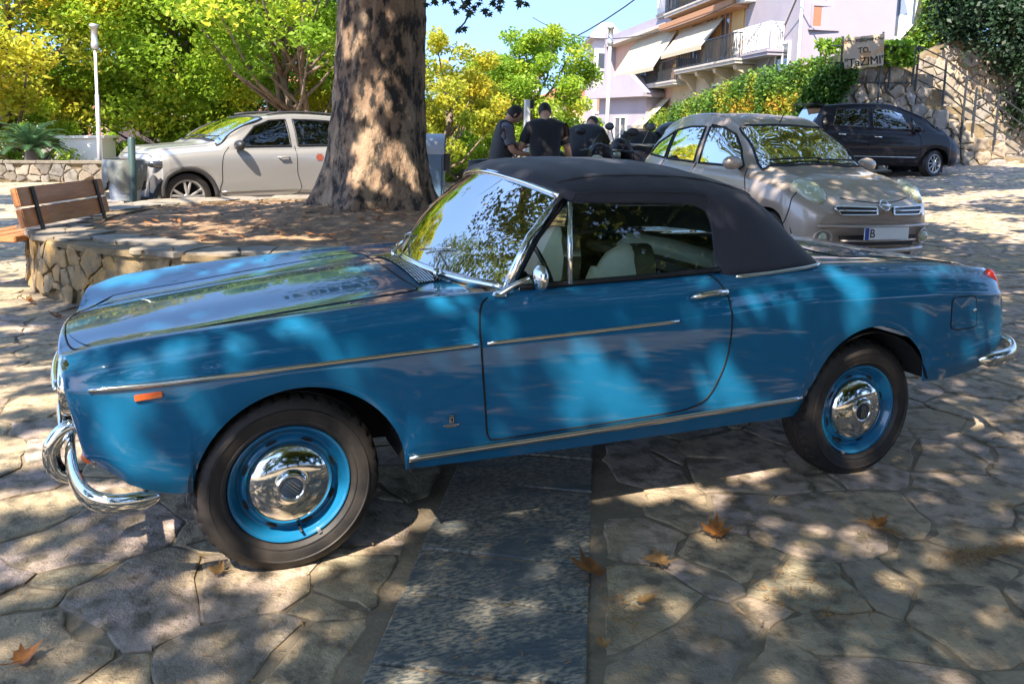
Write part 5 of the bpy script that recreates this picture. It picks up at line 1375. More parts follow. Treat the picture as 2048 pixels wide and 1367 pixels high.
def awning(F, parent, a0, a1, z1, z0, out, th=.03, b0=.05):
    w = MB(); n = 8
    for k in range(n):
        A0, A1 = a0+(a1-a0)*k/n, a0+(a1-a0)*(k+1)/n; s_ = .02*math.sin(k*2.1)
        P = [F.w(A0, b0, z1), F.w(A1, b0, z1), F.w(A1, out+s_, z0), F.w(A0, out-s_, z0)]; Q = [p+np.array([0, 0, .02]) for p in P]
        w.add(P+Q, [(0, 1, 2, 3), (7, 6, 5, 4), (3, 2, 6, 7), (0, 3, 7, 4), (1, 5, 6, 2)])
    o = w.build('awning', m_awn, parent)
    v = MB(); F.box(v, a0, a1, out-.01, out+.02, z0-.16, z0+.02); v.build('valance', m_awn, o)
    
    for q in (a0, a1): MB().tube([F.w(q, b0, z1-.02), F.w(q, out, z0-.03)], .02, 5).build('awning_arm', m_steel, o)
    return o
# the row of houses above the ivy wall: one long facade line running away from the camera
P0 = atD(1480, 276, 33.); FA = Face(P0, hdir(13.7))
def au(u): return FA.px(u, 200)[0]
# cream house with wooden eaves (nearer part)
hb = empty('house'); tag(hb, 'cream house with striped awnings, wooden eaves and a dark iron balcony', 'house')
aB0, aB1 = au(1482), au(1345)
w = MB(); FA.box(w, aB0, aB1, -8, 0, 0, 4.35); FA.box(w, aB0, aB1-.003, -8, -.004, 4.35, 9.3); w.build('wall', m_cream, hb)
w = MB(); FA.box(w, aB0+.1, aB1-.0, .002, .06, 4.6, 8.4); w.build('upper_wall', m_ochre, hb)
_a0, _z0 = FA.px(1470, 118, .85); _a1, _z1 = FA.px(1350, 141, .85); ZBb = (_z0+_z1)/2
balcony(FA, hb, _a0, _a1, ZBb, .85)
w = MB()
for k in range(4):
    a = _a0+.3+k*(_a1-_a0-.6)/3
    w = MB(); w.prism([(0, ZBb-.2), (.75, ZBb-.2), (.7, ZBb-.36), (.4, ZBb-.5), (.2, ZBb-.75), (0, ZBb-1.1)], a-.14, a+.14, lambda b, z, h: FA.w(h, b, z)); w.build('corbel', m_cream, hb)
_b0, _y1 = FA.px(1440, 34, .05); _b1, _y2 = FA.px(1350, 66, .05); _c0, _y3 = FA.px(1412, 88, 1.0); _c1, _y4 = FA.px(1338, 108, 1.0)
awning(FA, hb, (_b0+_c0)/2, (_b1+_c1)/2, (_y1+_y2)/2, (_y3+_y4)/2, 1.0); ZE = FA.px(1450, 18, .7)[1]
w = MB(); FA.box(w, aB0-.2, aB1+.4, -.2, .7, ZE, ZE+.13); FA.box(w, aB0-.2, aB1+.4, .62, .72, ZE+.09, ZE+.3); w.build('eaves', m_wood, hb)
balcony(FA, hb, aB0+1.0, aB1, ZE+.75, .6, slab=m_slab)
w = MB(); FA.box(w, aB0, aB1+.3, -8, 1.6, 9.35, 9.6); w.build('roof', m_tile, hb)
for a in (aB0+1.3, aB0+2.9, aB0+4.6): 
    if a+.8 < aB1: window(FA, hb, a, a+.85, ZBb+.08, ZBb+2.1, .06, m_wood, name='balcony_door')
window(FA, hb, aB0+2.0, aB0+2.9, 2.2, 3.5)
# pink house further away
hp_ = empty('house'); tag(hp_, 'pink house with a sloping cream awning over its balcony and a white chimney', 'house')
aA0, aA1 = aB1+.01, au(1228)
w = MB(); FA.box(w, aA0, aA1, -9, .0, 0, 6.55); w.build('wall', m_pink, hp_)
w = MB(); FA.box(w, aA1, aA1+.3, -9, .6, 0, 7.3); FA.box(w, aA0, aA1+.3, -9, .25, 6.55, 7.2); w.build('parapet', m_wr, hp_)
w = MB(); FA.box(w, aA0, aA1+.5, -.1, .6, 6.5, 6.66); w.build('roof_slab', m_slab, hp_)
_a0, _z0 = FA.px(1347, 157, .85); _a1, _z1 = FA.px(1236, 183, .85); ZA = (_z0+_z1)/2; balcony(FA, hp_, _a0, _a1, ZA, .85)
_b0, _y1 = FA.px(1345, 64, .05); _b1, _y2 = FA.px(1262, 84, .05); _c0, _y3 = FA.px(1318, 132, 1.2); _c1, _y4 = FA.px(1234, 150, 1.2)
awning(FA, hp_, (_b0+_c0)/2, (_b1+_c1)/2, (_y1+_y2)/2, (_y3+_y4)/2, 1.2)
awning(FA, hp_, aA0+3.2, aA1-.6, 3.7, 1.9, 1.5); awning(FA, hp_, aA0+.3, aA0+2.0, 3.2, 1.9, 1.3)
cm = MB(); a_, z_ = FA.px(1298, 60); FA.box(cm, a_-.35, a_+.35, -1.2, -.5, 6.9, 8.9); FA.box(cm, a_-.42, a_+.42, -1.27, -.43, 8.9, 9.0); cm.build('chimney', m_wr, hp_)
MB().tube([FA.w(a_, -.85, 8.95), FA.w(a_, -.85, 9.3)], .16, 10).build('chimney_pot', m_iron, hp_)
for a in (aA0+1.4, aA0+4.2): window(FA, hp_, a, a+1.2, 4.05, 6.2, .0, m_wood, name='balcony_door')
balcony(FA, hp_, aA0-.2, aA0+1.8, 7.2, .4, m_white)
# white house: left face on the same line, right face towards the viewer
hw = empty('house'); tag(hw, 'white house with one brown shuttered window and an ornate white balcony', 'house')
aW0 = au(1594); corner = FA.w(aW0, 0, 0); w = MB()
FB = Face(corner, hdir(13.7+86)); 
bw = FB.px(1778, 100)[0]; sg_ = 1 if bw > 0 else -1
FA.box(w, aW0, aB0-.01, -abs(bw), 0, 0, 8.6); w.build('wall', m_wr, hw)
w = MB(); FA.box(w, aW0-.35, aB0, -abs(bw)-.3, .5, 8.6, 8.75); w.build('eaves', m_slab, hw)
w = MB(); 
for k in range(26): 
    a = aW0-.35; b = -abs(bw)+k*abs(bw)/25; w.tube([FA.w(a, b, 8.83), FA.w(a+1.2, b, 9.15)], .10, 6)
w.build('roof', m_tile, hw)
def fb(u, v): a, z = FB.px(u, v); return a, z
a0, z1 = fb(1626, 12); a1, z0 = fb(1666, 55)
wo = window(FB, hw, min(a0, a1), max(a0, a1), z0, z1, .0, m_wr, m_shut); 
for k in range(9): pass
# slats of the shutter
sl_ = MB()
for k in range(14): zz_ = z0+(z1-z0)*(k+.5)/14; FB.box(sl_, min(a0, a1), max(a0, a1), .03, .045, zz_-.03, zz_+.02)
sl_.build('slats', m_shut, wo)
pa, pz = FA.px(1566, 122); window(FA, hw, pa-.45, pa+.45, pz-.55, pz+.55)
a0_, zc_ = FA.px(1535, 100, .6); a1_, _ = FA.px(1464, 104, .6)
balcony(FA, hw, min(a0_, a1_), max(a0_, a1_), zc_, .6, m_white, .95, True, m_wr)
w = MB(); FA.box(w, au(1500), au(1478), .02, .35, 6.4, 7.0); w.build('air_conditioner', m_white, hw)
awning(FA, hw, au(1510), au(1462), 7.6, 7.0, 1.5)
w = MB(); w.tube([FA.w(aW0-.05, .08, z) for z in (0, 3, 6, 8.6)], .05, 8); w.build('downpipe', m_white, hw)
MB().tube([FA.w(aW0, .04, 6.6), FA.w(aW0+4.4, .04, 1.8)], .035, 5).tube([FB.w(.02*sg_, .04, 6.6), FB.w(3.6*sg_, .04, 3.6)], .035, 5).build('cable', m_grey, hw)
# ochre house top right
ho = empty('house'); tag(ho, 'yellow ochre house with white trimmed windows at the top of the steps', 'house')
P1_ = atD(1778, 280, 31.); FO = Face(P1_, hdir(13.7+84)); aa = FO.px(1925, 50)[0]; sg2 = 1 if aa > 0 else -1
w = MB(); FO.box(w, 0, aa, -7, 0, 0, 9.6); w.build('wall', m_ochre, ho)
for u in (1806, 1862): 
    a, z = FO.px(u, 40); window(FO, ho, a-.45, a+.45, 5.1, 7.0, .0)
w = MB(); FO.box(w, -.05*sg2, .45*sg2, .01, .08, 0, 9.6); FO.box(w, aa*.52, aa*.62, .01, .08, 0, 9.6); w.build('pilaster', m_white, ho)
balcony(FO, ho, min(.3*sg2, 2.2*sg2), max(.3*sg2, 2.2*sg2), 4.6, .9, m_white, .9, False, m_ochre)
w = MB(); FO.box(w, -.3*sg2, aa+.3*sg2, -7.3, .5, 9.6, 9.8); w.build('eaves', m_slab, ho)
# grey pink house in the gap left of the pink one and small far houses
def simple_house(u0, u1, v0, D, mat, label, depth=7., rows_=2, turn=0., roofm=m_tile, zmax=None, floor=0.):
    A, B = atD(u0, 265, D), atD(u1, 265, D+turn); F = Face(A, (B-A)*[1, 1, 0]); L = np.linalg.norm((B-A)[:2]); zt = zmax or F.px((u0+u1)/2, v0)[1]
    r_ = empty('house'); tag(r_, label, 'house', 'houses in the distance')
    w = MB(); F.box(w, 0, L, -depth, 0, floor, zt); w.build('wall', mat, r_)
    w = MB(); F.box(w, -.4, L+.4, -depth-.4, .5, zt, zt+.18)
    w.prism([(-.45, zt+.18), (L+.45, zt+.18), (L*.75, zt+1.1), (L*.25, zt+1.1)], -depth*.7, .3, lambda a, z, h: F.w(a, h, z)); w.build('roof', roofm, r_)
    nz_ = max(1, int((zt-floor)/3)); nx_ = max(1, int(L/2.6))
    for i in range(nz_):
        for k in range(nx_):
            a = L*(k+.5)/nx_; z = zt-1.0-3*i; window(F, r_, a-.5, a+.5, z-1.1, z, .0, m_white, m_shut if (i+k) % 2 else m_pane)
    if L > 6 and nz_ > 1:
        for i in range(nz_-1): balcony(F, r_, L*.1, L*.5, zt-2.9-3*i, 1.0, m_white, nb=12)
    return r_
simple_house(1183, 1226, 78, 62, m_grey, 'narrow greyish pink house in the gap left of the pink house', roofm=m_grey)
simple_house(1196, 1290, 196, 46, m_wr, 'low white building below the pink house, right of the lamp post', 4, turn=-4, roofm=m_wr)
simple_house(30, 215, 218, 52, m_pink, 'pinkish house showing between the trees behind the white lamp post')
simple_house(225, 420, 205, 62, m_wr, 'whitish house glimpsed through the trees left of the silver car')
simple_house(395, 520, 252, 44, m_ochre, 'low orange house behind the windscreen of the silver car')
simple_house(540, 700, 168, 58, m_wr, 'white house behind the thin pale stems')
simple_house(-160, 20, 200, 58, m_cream, 'cream house at the left edge behind the yellow tree')
simple_house(880, 985, 178, 75, m_pink, 'pink house far behind the small yellow green tree')
simple_house(985, 1075, 150, 95, m_grey, 'distant grey house left of the upright green tree')
simple_house(1080, 1190, 205, 70, m_cream, 'cream house hidden behind the upright green tree')
w = MB(); A, B = atD(120, 300, 23.5), atD(205, 300, 23.5); F_ = Face(A, B-A); F_.box(w, 0, np.linalg.norm(B-A), -.8, 0, 0, .95); F_.box(w, -.1, np.linalg.norm(B-A)+.1, -.9, .1, .95, 1.02)
kx = w.build('kiosk', m_white); tag(kx, 'low white kiosk counter behind the stone wall beside the lamp post', 'kiosk')

# ------------------------------------------------------------------ low stone wall on the left
m_wallst = M('wall_stone', (.24, .2, .15), .85, tone=[(0, (.15, .13, .11)), (.3, (.29, .24, .17)), (.6, (.21, .20, .18)), (1, (.34, .29, .22))], c2=(.08, .07, .05), nscale=6, lo=.5, hi=.7, bump=1, bscale=16)
lw = empty('stone_wall'); tag(lw, 'low rubble stone wall with flat coping along the back left of the square', 'wall')
A, B = atD(-140, 240, 18.6), atD(640, 255, 22.5); FL = Face(A, (B-A)*[1, 1, 0]); LL = np.linalg.norm((B-A)[:2])
w = MB(); FL.box(w, 0, LL, -.35, 0, 0, .44); w.build('wall_core', m_wallmortar, lw)
rg = np.random.default_rng(71)
sp = [rough(p, .012, rg, .08) for p in cells((0, LL, .03, .42), .20, 72, wt=.8)]
lay(lw, sp, lambda a, b, h: FL.w(a, h, b), lambda r_: r_.uniform(.02, .05), 'stone', 'wall_stones', m_wallst, 130, rg, .025, -.01, .05)
k = 0; a = 0
while a < LL:
    L = rg.uniform(.5, .9); w = MB(); FL.box(w, a+.006, min(a+L, LL)-.006, -.38, .05, .445, .50+rg.uniform(-.006, .006)); o = w.build('coping_stone', m_cap, lw); a += L
# ------------------------------------------------------------------ retaining wall, steps and railing on the right
e_ = np.array([.945, -.326, 0.]); FW = Face((16.75, 13.55), e_)
m_ret = M('retaining_stone', (.24, .2, .16), .9, tone=[(0, (.17, .145, .12)), (.3, (.31, .26, .19)), (.6, (.24, .22, .20)), (.85, (.36, .28, .19)), (1, (.28, .25, .23))], c2=(.09, .075, .055), nscale=5, lo=.5, hi=.7, bump=1, bscale=14)
rw = empty('retaining_wall'); tag(rw, 'tall rough stone retaining wall behind the black hatchback', 'wall')
outl = [FW.px(u, v) for u, v in ((1560, 350), (1600, 262), (1655, 195), (1700, 152), (1735, 134), (1800, 133), (1838, 152), (1842, 178), (1882, 182), (1886, 212), (1926, 216), (1930, 246), (1968, 250), (1972, 280), (2010, 284), (2014, 316), (2060, 320), (2060, 375))]
outl = [(a, max(z, 0) if i not in (0, len(outl)-1) else -.2) for i, (a, z) in enumerate(outl)]
w = MB(); w.prism(outl, -.9, 0, lambda a, z, h: FW.w(a, h, z)); w.build('wall_core', m_wallmortar, rw)
amin, amax = min(p[0] for p in outl), max(p[0] for p in outl); zmx = max(p[1] for p in outl)
sp = []
for p in cells((amin, amax, .4, zmx), .27, 81, wt=.9, keep=lambda q: inpoly(q[0], q[1], outl)):
    q = rough(p, .018, rg, .08)
    if q is not None and sum(inpoly(*x, outl) for x in q) > .8*len(q): sp.append(q)
lay(rw, sp, lambda a, b, h: FW.w(a, h, b), lambda r_: r_.uniform(.03, .11), 'stone', 'wall_stones', m_ret, 290, rg, .05, -.01, .12)
# steps behind the wall's stepped edge
stp_ = empty('stone_steps'); tag(stp_, 'stone steps climbing leftwards between the two retaining walls', 'steps')
for i, (u, v) in enumerate(((2080, 345), (2037, 316), (1991, 283), (1949, 249), (1906, 215), (1862, 181), (1820, 150))):
    a, z = FW.px(u, v); w = MB(); FW.box(w, a-.62, a+.62, -2.0, -.02, z-.30, z+.03); bevel(w.build('step', m_cap, stp_), .015)
up = empty('retaining_wall'); tag(up, 'upper stone wall behind the steps and the railing at the right', 'wall')
FU = Face(FW.P-FW.n*2.0, e_)
ou = [FU.px(u, v) for u, v in ((1790, 345), (1800, 140), (1850, 108), (1905, 82), (1965, 78), (2000, 112), (2120, 120), (2120, 350))]
w = MB(); w.prism(ou, -.6, 0, lambda a, z, h: FU.w(a, h, z)); w.build('wall_core', m_wallmortar, up)
sp = []
for p in cells((min(p[0] for p in ou), max(p[0] for p in ou), .5, max(p[1] for p in ou)), .30, 83, wt=.9, keep=lambda q: inpoly(q[0], q[1], ou)):
    q = rough(p, .018, rg, .08)
    if q is not None and sum(inpoly(*x, ou) for x in q) > .8*len(q): sp.append(q)
lay(up, sp, lambda a, b, h: FU.w(a, h, b), lambda r_: r_.uniform(.02, .08), 'stone', 'wall_stones', m_ret, 240, rg, .04, -.01, .08)
# railing
rl = empty('railing'); tag(rl, 'dark iron stair railing with sloping bars on the stone wall', 'railing')
posts = [((1772, 180), (1776, 92)), ((1820, 160), (1830, 88)), ((1826, 176), (1834, 92)), ((1880, 206), (1884, 118)), ((1916, 280), (1934, 152)), ((1983, 282), (1990, 190)), ((1940, 258), (1944, 175)), ((2046, 330), (2050, 235))]
TPp = []
for (u0, v0), (u1, v1) in posts:
    a, z0 = FW.px(u0, v0); _, z1 = FW.px(u1, v1); w = MB(); w.tube([FW.w(a, .12, z0-.1), FW.w(a, .12, z1)], .028, 6); w.build('post', m_iron, rl); TPp.append((a, z0, z1))
srt = sorted([TPp[i] for i in (2, 3, 4, 5, 7)])
for k in range(len(srt)-1):
    (a0, b0, t0), (a1, b1, t1) = srt[k], srt[k+1]
    for f in (0.02, .3, .55, .8):
        MB().tube([FW.w(a0, .12, t0-f*1.0), FW.w(a1, .12, t1-f*1.0)], .018, 5).build('rail', m_iron, rl)
(a0, b0, t0), (a1, b1, t1) = TPp[0], TPp[2]
for f in (.05, .45, .9): MB().tube([FW.w(a0-1.5, .12, t0-f), FW.w(a1, .12, t1-f)], .018, 5).build('rail', m_iron, rl)
# sign
sgn = empty('sign'); tag(sgn, 'hand painted taverna board reading TAZIMI hanging on the railing', 'sign')
m_sign = M('sign_board', (.38, .31, .23), .7, c2=(.40, .24, .11), nscale=2.2, lo=.5, hi=.55)
FS = Face(FW.P+FW.n*.25, e_); c0, c1, c2_, c3 = FS.px(1687, 77), FS.px(1768, 68), FS.px(1765, 131), FS.px(1688, 138)
w = MB(); w.prism([c3, c2_, c1, c0], 0, .04, lambda a, z, h: FS.w(a, h, z)); w.build('board', m_sign, sgn)
ca, cz = (c0[0]+c1[0]+c2_[0]+c3[0])/4, (c0[1]+c1[1]+c2_[1]+c3[1])/4; wd = abs(c1[0]-c0[0]); sa = 1 if c1[0] > c0[0] else -1
tilt = math.atan2((c1[1]-c0[1]), abs(c1[0]-c0[0]))
X = FS.d*sa*math.cos(tilt)+np.array([0, 0, 1.])*math.sin(tilt); Yv = -FS.d*sa*math.sin(tilt)+np.array([0, 0, 1.])*math.cos(tilt); Zv = FS.n
for txt, dy, sz, dx in (('στην ταβέρνα εδώ', .27, .108, 0), ('TO,', .03, .19, 0), ('"TaZIMI"', -.24, .275, 0)):
    o_ = FS.w(ca, .045, cz)+Yv*dy*1.0+X*dx
    M4 = Matrix(((X[0], Yv[0], Zv[0], o_[0]), (X[1], Yv[1], Zv[1], o_[1]), (X[2], Yv[2], Zv[2], o_[2]), (0, 0, 0, 1)))
    text_mesh(txt, sz, m_black, sgn, M4, .004)
w = MB(); 
for c in (c0, c1): w.tube([FS.w(c[0], -.03, c[1]+.05), FS.w(c[0], -.03, c[1]-1.8)], .025, 6)
w.build('sign_post', m_iron, sgn)

# ------------------------------------------------------------------ ivy clad bank
A, B = atD(1652, 279, 22.5), atD(1262, 270, 47); FI = Face(A, (B-A)*[1, 1, 0])
topl = [(1668, 108), (1640, 118), (1600, 130), (1560, 138), (1520, 150), (1480, 164), (1440, 182), (1400, 198), (1360, 215), (1320, 234), (1280, 250)]
tp = [FI.px(u, v) for u, v in topl]
ivy = empty('ivy_bank'); tag(ivy, 'long bank thickly covered in green and yellow ivy below the houses', 'hedge')
poly = [(tp[0][0], 0)]+tp+[(tp[-1][0], 0)]
m_bank = M('bank_earth', (.05, .06, .025), .95)
w = MB(); w.prism(poly, -1.2, -.12, lambda a, z, h: FI.w(a, h, z)); w.build('bank', m_bank, ivy)
def ivy_leaves(F, poly, n, seed, mat, size, parent, name='foliage', dep=.16, yb=.45, dark=None):
    rg = np.random.default_rng(seed); a0, a1 = min(p[0] for p in poly), max(p[0] for p in poly); z1 = max(p[1] for p in poly); z0 = min(p[1] for p in poly); C = []; T = []
    while len(C) < n:
        a, z = rg.uniform(a0, a1), rg.uniform(z0, z1)
        if z > np.interp(a, *zip(*sorted([(p[0], p[1]) for p in poly[1:-1]])))+rg.normal(.02, .12): continue
        b = abs(rg.normal(0, dep))+.12*float(vnoise(np.array([a+60]), np.array([z+60]), .5, 3)[0])*2
        C.append(F.w(a, b-.1, z)); f = float(vnoise(np.array([a*1.0+90]), np.array([z+40]), .8, 8)[0]); T.append(np.clip(yb+.9*(f-.5)+rg.normal(0, .12), 0, 1))
    return leaves(name, np.array(C), size, rg, mat, parent, np.array(T), up=.1)
ivy_leaves(FI, poly, 52000, 91, m_ivy, .105, ivy)
# ivy over the end of the wall, in shade, and ivy above the wall top
iv2 = empty('ivy'); tag(iv2, 'dark green ivy hanging over the left end of the stone retaining wall', 'ivy')
pz_ = [FW.px(u, v) for u, v in ((1565, 345), (1572, 262), (1600, 200), (1640, 140), (1690, 138), (1712, 145), (1655, 215), (1640, 345))]
rg = np.random.default_rng(93); C = []
a0, a1 = min(p[0] for p in pz_), max(p[0] for p in pz_)
while len(C) < 9000:
    a, z = rg.uniform(a0, a1), rg.uniform(.5, 4.4)
    if inpoly(a+rg.normal(0, .1), z+rg.normal(0, .1), pz_): C.append(FW.w(a, .05+abs(rg.normal(0, .14)), z))
leaves('foliage', np.array(C), .10, rg, m_ivy, iv2, np.clip(rg.normal(.12, .1, len(C)), 0, 1), up=.1)
MB().tube([FW.w(*([a0+.8, .04, 1.0])), FW.w(a0+1.1, .06, 2.4), FW.w(a0+1.5, .04, 3.8)], .03, 6).build('stem', m_bark_thin, iv2)
iv3 = empty('ivy'); tag(iv3, 'sunlit green ivy climbing beside the ochre house above the steps', 'ivy')
FV = Face(FU.P-FU.n*3.0, e_); rg = np.random.default_rng(95); C = []
pz_ = [FV.px(u, v) for u, v in ((1780, 150), (1790, 98), (1840, 60), (1860, -30), (1912, -30), (1908, 60), (1900, 90), (1850, 120), (1760, 140))]
a0, a1, z0, z1 = min(p[0] for p in pz_), max(p[0] for p in pz_), min(p[1] for p in pz_), max(p[1] for p in pz_)
while len(C) < 12000:
    a, z = rg.uniform(a0, a1), rg.uniform(z0, z1)
    if inpoly(a+rg.normal(0, .1), z+rg.normal(0, .1), pz_): C.append(FV.w(a, .05+abs(rg.normal(0, .16)), z))
leaves('foliage', np.array(C), .12, rg, m_ivy, iv3, np.clip(rg.normal(.42, .16, len(C)), 0, 1), up=.1)
w = MB(); w.prism(pz_, -.5, -.05, lambda a, z, h: FV.w(a, h, z)); w.build('garden_wall', m_bank, iv3)
# shrub over the sign
C = np.array([FS.w(FS.px(u, v)[0], rg.normal(-.7, .15), FS.px(u, v)[1]) for u, v in ((rg.uniform(1662, 1770), rg.uniform(72, 104)) for _ in range(420))]+[FS.w(FS.px(u, v)[0], rg.normal(-.3, .15), FS.px(u, v)[1]) for u, v in ((rg.uniform(1768, 1840), rg.uniform(80, 132)) for _ in range(900))])
ol = empty('shrub'); tag(ol, 'thin leaved shrub behind the taverna sign', 'shrub'); leaves('foliage', C, .15, rg, m_leaf, ol, np.clip(rg.normal(.2, .15, len(C)), 0, 1), up=.1)
w = MB(); b = FS.w(FS.px(1700, 140)[0], -.4, FS.px(1700, 140)[1]-.6)
for k in range(7): w.tube([b, C[k*50]], .018, 5)
w.build('stem', m_bark_thin, ol)
# conifer
cf_ = empty('cypress_tree'); tag(cf_, 'dark dense evergreen overhanging the upper stone wall at the right edge', 'tree')
rg = np.random.default_rng(97); C = []; T = []
FC = Face(FU.P+FU.n*.3, e_)
shape_ = [(1918, -60), (1925, 60), (1950, 95), (1990, 120), (2018, 150), (2022, 215), (2048, 250), (2140, 260), (2140, -60)]
pz_ = [FC.px(u, v) for u, v in shape_]; a0, a1, z0, z1 = min(p[0] for p in pz_), max(p[0] for p in pz_), min(p[1] for p in pz_), max(p[1] for p in pz_)
cls = []
while len(cls) < 130:
    a, z = rg.uniform(a0, a1), rg.uniform(z0, z1)
    if inpoly(a, z, pz_): cls.append((a, rg.uniform(-1.2, .5), z))
for a, b, z in cls:
    t = rg.normal(.3, .18); k = 190; d = rg.normal(0, 1, (k, 3))*[.26, .22, .24]
    C += [FC.w(a+x, b+y, z+zz_) for x, y, zz_ in d]; T += list(np.clip(t+rg.normal(0, .12, k), 0, 1))
leaves('crown', np.array(C), .13, rg, m_leaf_dark, cf_, np.array(T), up=0.)
b = FC.w((a0+a1)/2+.6, -.8, 2.2); w = MB(); w.tube([b, b+[0, 0, 2], b+[.1, 0, 5]], [.2, .16, .08], 8)
for c in cls[:24]: w.tube([b+[0, 0, max(.5, c[2]-3.2)], FC.w(*c)], .035, 5)
w.build('trunk', m_bark, cf_, True)
# ------------------------------------------------------------------ street furniture
m_lampw = M('lamp_white', (.70, .70, .70), .4, .2)
def lamp_post(u, v0, v1, D, label, r0=.042, head=True):
    p = atD(u, v1, D); g = float(terr(p[0], p[1])); z1 = atD(u, v0, D)[2]
    r_ = empty('lamp_post', (p[0], p[1], g)); tag(r_, label, 'lamp post'); h = z1-g
    MB().tube([(0, 0, 0), (0, 0, h*.55), (0, 0, h*.56), (0, 0, h-.55)], [r0*1.25, r0*1.1, r0*.8, r0*.75], 12).build('pole', m_lampw, r_, True)
    MB().lathe([(r0*1.9, 0), (r0*1.9, .25), (r0*1.2, .32)], n=12).build('base', m_lampw, r_, True)
    MB().lathe([(.05, h-.6), (.09, h-.56), (.09, h-.45), (.075, h-.44), (.075, h-.10), (.11, h-.09), (.11, h-.02), (.01, h)], n=16).build('lantern', m_steel, r_, True); return r_
lamp_post(200, 52, 328, 20.8, 'slim white lamp post standing behind the low stone wall at the left')
lamp_post(1212, 56, 300, 27, 'tall grey lamp post in front of the pink house', .055)
p = atD(1052, 300, 15); cp = empty('camera_post', (p[0], p[1], 0)); tag(cp, 'silver post carrying a small black camera behind the two men', 'post')
z1 = atD(1052, 200, 15)[2]; MB().box((0, 0, z1/2), (.085, .085, z1)).build('post', m_lampw, cp); MB().box((.07, 0, z1-.08), (.07, .1, .15)).tube([(.04, 0, z1-.4), (.12, -.05, z1-.55)], .012, 5).build('camera_box', m_rubber_seal, cp)
# big bins behind the trunk
p = atD(850, 300, 15.5); dp = empty('waste_container', (p[0], p[1], 0), R(-20)); tag(dp, 'blue grey waste container half hidden behind the big tree trunk', 'bin')
m_binb = M('container_blue', (.06, .12, .20), .5); m_bing = M('container_grey', (.25, .28, .32), .5)
bevel(MB().box((0, 0, .60), (.7, .7, .95)).build('body', m_binb, dp), .04)
MB().lathe([(.36, -.36), (.36, .36)], (0, 0, 0), 'x', 16, 0, math.pi).build('lid', m_bing, dp, True).location = (0, 0, .99)
for x in (-.28, .28):
    for y in (-.3, .3): MB().lathe([(.001, -.02), (.09, -.02), (.09, .02), (.001, .02)], (x, y, .09), 'y', 12).build('castor', m_rubber, dp)
MB().box((.40, -.1, .85), (.12, .3, .3)).build('handle', m_rubber_seal, dp)
# litter bin with bag on a post
p = atD(264, 320, 11.15); lbn = empty('litter_bin', (p[0], p[1], 0)); tag(lbn, 'grey green post with a bag lined litter bin in front of the silver car', 'litter bin')
m_post = M('bin_green', (.035, .07, .068), .5); m_bag = M('plastic_bag', (.10, .115, .11), .35, c2=(.15, .16, .15), nscale=9, bump=.8, bscale=14)
h = atD(263, 274, 11.15)[2]; MB().lathe([(.045, 0), (.045, h-.03), (.03, h)], n=14).build('post', m_post, lbn, True)
cx_ = -.10; 
MB().lathe([(.18, .40), (.21, .62), (.215, .90), (.20, .90), (.19, .45)], (cx_, .20, 0), n=20).build('basket', m_bing, lbn, True)
bg_ = MB(); prof = [(.225, .93), (.235, .90), (.245, .84), (.24, .74), (.225, .66)]; n = 40; V = []
for i, (r_, z) in enumerate(prof):
    for k in range(n):
        a = 2*math.pi*k/n; rr_ = r_*(1+.035*math.sin(k*1.7+i)*i/2); zz_ = z-(.16*abs(math.sin(a*1.5+.4)) if i > 2 else 0); V.append((cx_+rr_*math.cos(a)*1.12, .2+rr_*math.sin(a), zz_))
bg_.add(V, [(i*n+k, i*n+(k+1) % n, (i+1)*n+(k+1) % n, (i+1)*n+k) for i in range(len(prof)-1) for k in range(n)]).build('bag', m_bag, lbn, True)
MB().box((cx_+.03, .02, .80), (.30, .02, .03)).build('bracket', m_post, lbn)
# bench
m_plank = M('bench_wood', (.52, .22, .08), .42, c2=(.36, .14, .05), nscale=5, detail=8, stretch=(1, 1, 9), bump=.3, bscale=20, coat=.25)
pa_, pb_ = onZ(24, 376, .86), onZ(198, 357, .86); dv = (pb_-pa_)*[1, 1, 0]; LB = np.linalg.norm(dv); dv /= LB; nv = np.array([-dv[1], dv[0], 0])
bn = empty('bench'); tag(bn, 'brown wooden bench with black metal straps at the left edge, seen from behind', 'bench')
up_ = np.array([0, 0, 1.])
ctr = (pa_+pb_)/2*[1, 1, 0]
back_ax = (dv, nv*.97-up_*.22, up_*.97+nv*.22)
def bx(c, d, ax=(dv, nv, up_)): return MB().box(c, d, ax=ax)
for k, z in enumerate((.78, .61)):
    bevel(bx(ctr+up_*z-nv*(-.0)+nv*(-(.86-z)*-.0)+nv*(.22*(z-.86)), (LB, .055, .158), back_ax).build('plank', m_plank, bn), .008)
for k in range(3):
    bevel(bx(ctr+up_*.44+nv*(.06+.155*k), (LB*1.02, .145, .05)).build('plank', m_plank, bn), .008)
for s in (-.5*LB+.22, .5*LB-.16):
    w = MB(); c = ctr+dv*s
    w.box(c+up_*.64-nv*.085, (.05, .012, .46), ax=back_ax); w.box(c+up_*.405+nv*.2, (.05, .5, .02), ax=(dv, nv, up_)); w.box(c+up_*.2+nv*.40, (.05, .03, .40), ax=(dv, nv, up_)); w.box(c+up_*.2-nv*.04, (.05, .03, .40), ax=(dv, nv, up_)); w.box(c+up_*.01+nv*.18, (.06, .55, .02), ax=(dv, nv, up_))
    w.build('leg', m_iron, bn)
